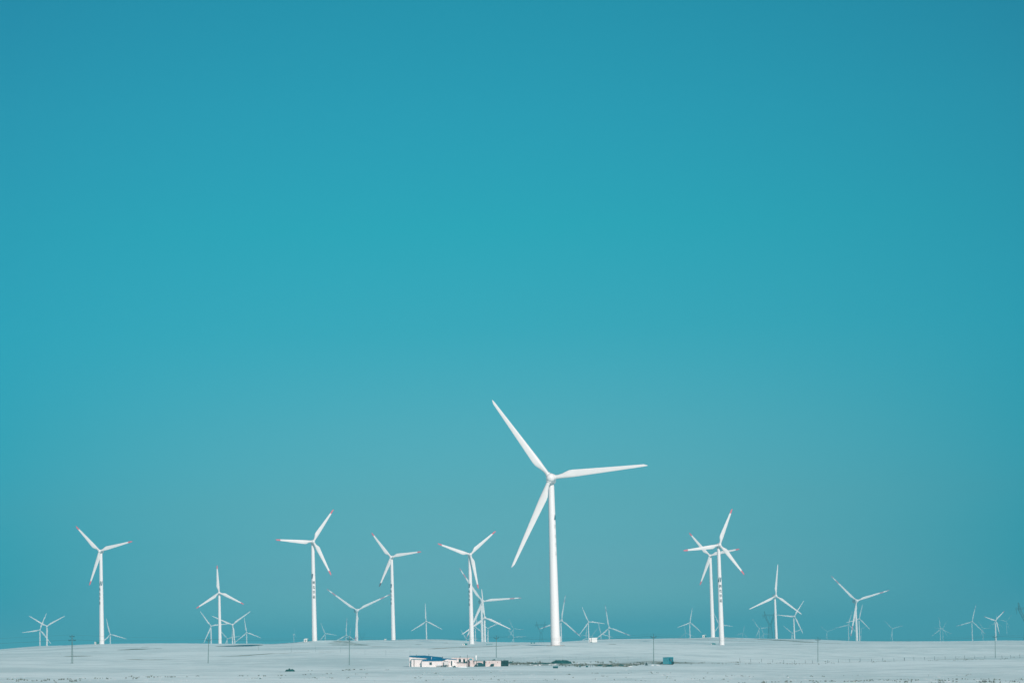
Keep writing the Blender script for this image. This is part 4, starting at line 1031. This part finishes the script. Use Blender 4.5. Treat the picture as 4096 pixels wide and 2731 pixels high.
w = bpy.data.worlds.new('World'); sc.world = w; w.use_nodes = True; nt = w.node_tree; nt.nodes.clear(); L = nt.links.new; N = nt.nodes.new
out = N('ShaderNodeOutputWorld'); bg = N('ShaderNodeBackground'); bg.inputs['Strength'].default_value = 0.1
sky = N('ShaderNodeTexSky'); sky.sky_type = 'NISHITA'; sky.sun_disc = False; sky.sun_elevation = SUN_EL
sky.sun_rotation = math.atan2(sd.x, sd.y); sky.air_density = 1.0; sky.dust_density = 0.6; sky.ozone_density = 1.0
# colour of the winter air: tint per elevation, stronger away from the middle of the view
SKY_E = [-0.02, 0.0, 0.012, 0.024, 0.036, 0.05, 0.076, 0.11, 0.146, 0.185, 0.225]
SKY_C = [(0.4194, 0.6960, 1.0938), (0.4194, 0.6960, 1.0938), (0.3106, 0.7376, 1.0801), (0.2301, 0.5790, 0.9102), (0.1862, 0.5352, 0.7971), (0.1670, 0.5156, 0.7131), (0.1373, 0.5340, 0.6752), (0.0799, 0.5652, 0.6477), (0.0553, 0.6256, 0.6454), (0.0607, 0.6350, 0.6590), (0.0603, 0.6371, 0.6444)]
SKY_S = [(0.0135, 0.4203, 0.8327), (0.0135, 0.4203, 0.8327), (0.0193, 0.4090, 0.8245), (0.0276, 0.4086, 0.7319), (0.0394, 0.4026, 0.6724), (0.0568, 0.4131, 0.6316), (0.0493, 0.4473, 0.6043), (0.0463, 0.5012, 0.6046), (0.0500, 0.5368, 0.5947), (0.0568, 0.5536, 0.5987), (0.0573, 0.5424, 0.5898)]
def ramp(tab):
    r = N('ShaderNodeValToRGB'); el = r.color_ramp.elements
    while len(el) < len(SKY_E): el.new(0.5)
    for i, (e, c) in enumerate(zip(SKY_E, tab)):
        el[i].position = (e + 0.02) / 0.25; el[i].color = (*c, 1)
    return r
tc = N('ShaderNodeTexCoord'); sx = N('ShaderNodeSeparateXYZ'); L(tc.outputs['Generated'], sx.inputs[0])
mr = N('ShaderNodeMapRange'); mr.inputs[1].default_value = -0.02; mr.inputs[2].default_value = 0.23; L(sx.outputs[2], mr.inputs[0])
x2 = N('ShaderNodeMath'); x2.operation = 'MULTIPLY'; L(sx.outputs[0], x2.inputs[0]); L(sx.outputs[0], x2.inputs[1])
xm = N('ShaderNodeMapRange'); xm.inputs[2].default_value = 0.0314; L(x2.outputs[0], xm.inputs[0])
rc, rs = ramp(SKY_C), ramp(SKY_S); L(mr.outputs[0], rc.inputs[0]); L(mr.outputs[0], rs.inputs[0])
mxs = N('ShaderNodeMix'); mxs.data_type = 'RGBA'; L(xm.outputs[0], mxs.inputs[0]); L(rc.outputs[0], mxs.inputs[6]); L(rs.outputs[0], mxs.inputs[7])
mul = N('ShaderNodeMix'); mul.data_type = 'RGBA'; mul.blend_type = 'MULTIPLY'; mul.inputs[0].default_value = 1.0
L(sky.outputs[0], mul.inputs[6]); L(mxs.outputs[2], mul.inputs[7]); L(mul.outputs[2], bg.inputs['Color']); L(bg.outputs[0], out.inputs[0])

# ------------------------------------------------------------------ camera and render settings
cam = bpy.data.cameras.new('camera'); cam.lens = 100; cam.sensor_width = 36; cam.sensor_fit = 'HORIZONTAL'; cam.clip_start = 1; cam.clip_end = 60000
co = bpy.data.objects.new('camera', cam); col.objects.link(co); sc.camera = co
co.matrix_world = Matrix(((_Rt[0], _Up[0], -_F[0], EYE[0]), (_Rt[1], _Up[1], -_F[1], EYE[1]), (_Rt[2], _Up[2], -_F[2], EYE[2]), (0, 0, 0, 1)))
sc.render.engine = 'CYCLES'
sc.view_settings.view_transform = 'Standard'; sc.view_settings.look = 'None'; sc.view_settings.exposure = 0; sc.view_settings.gamma = 1
sc.cycles.max_bounces = 6; sc.cycles.volume_bounces = 0; sc.cycles.use_denoising = True
try: sc.cycles.denoising_prefilter = 'ACCURATE'
except Exception: pass
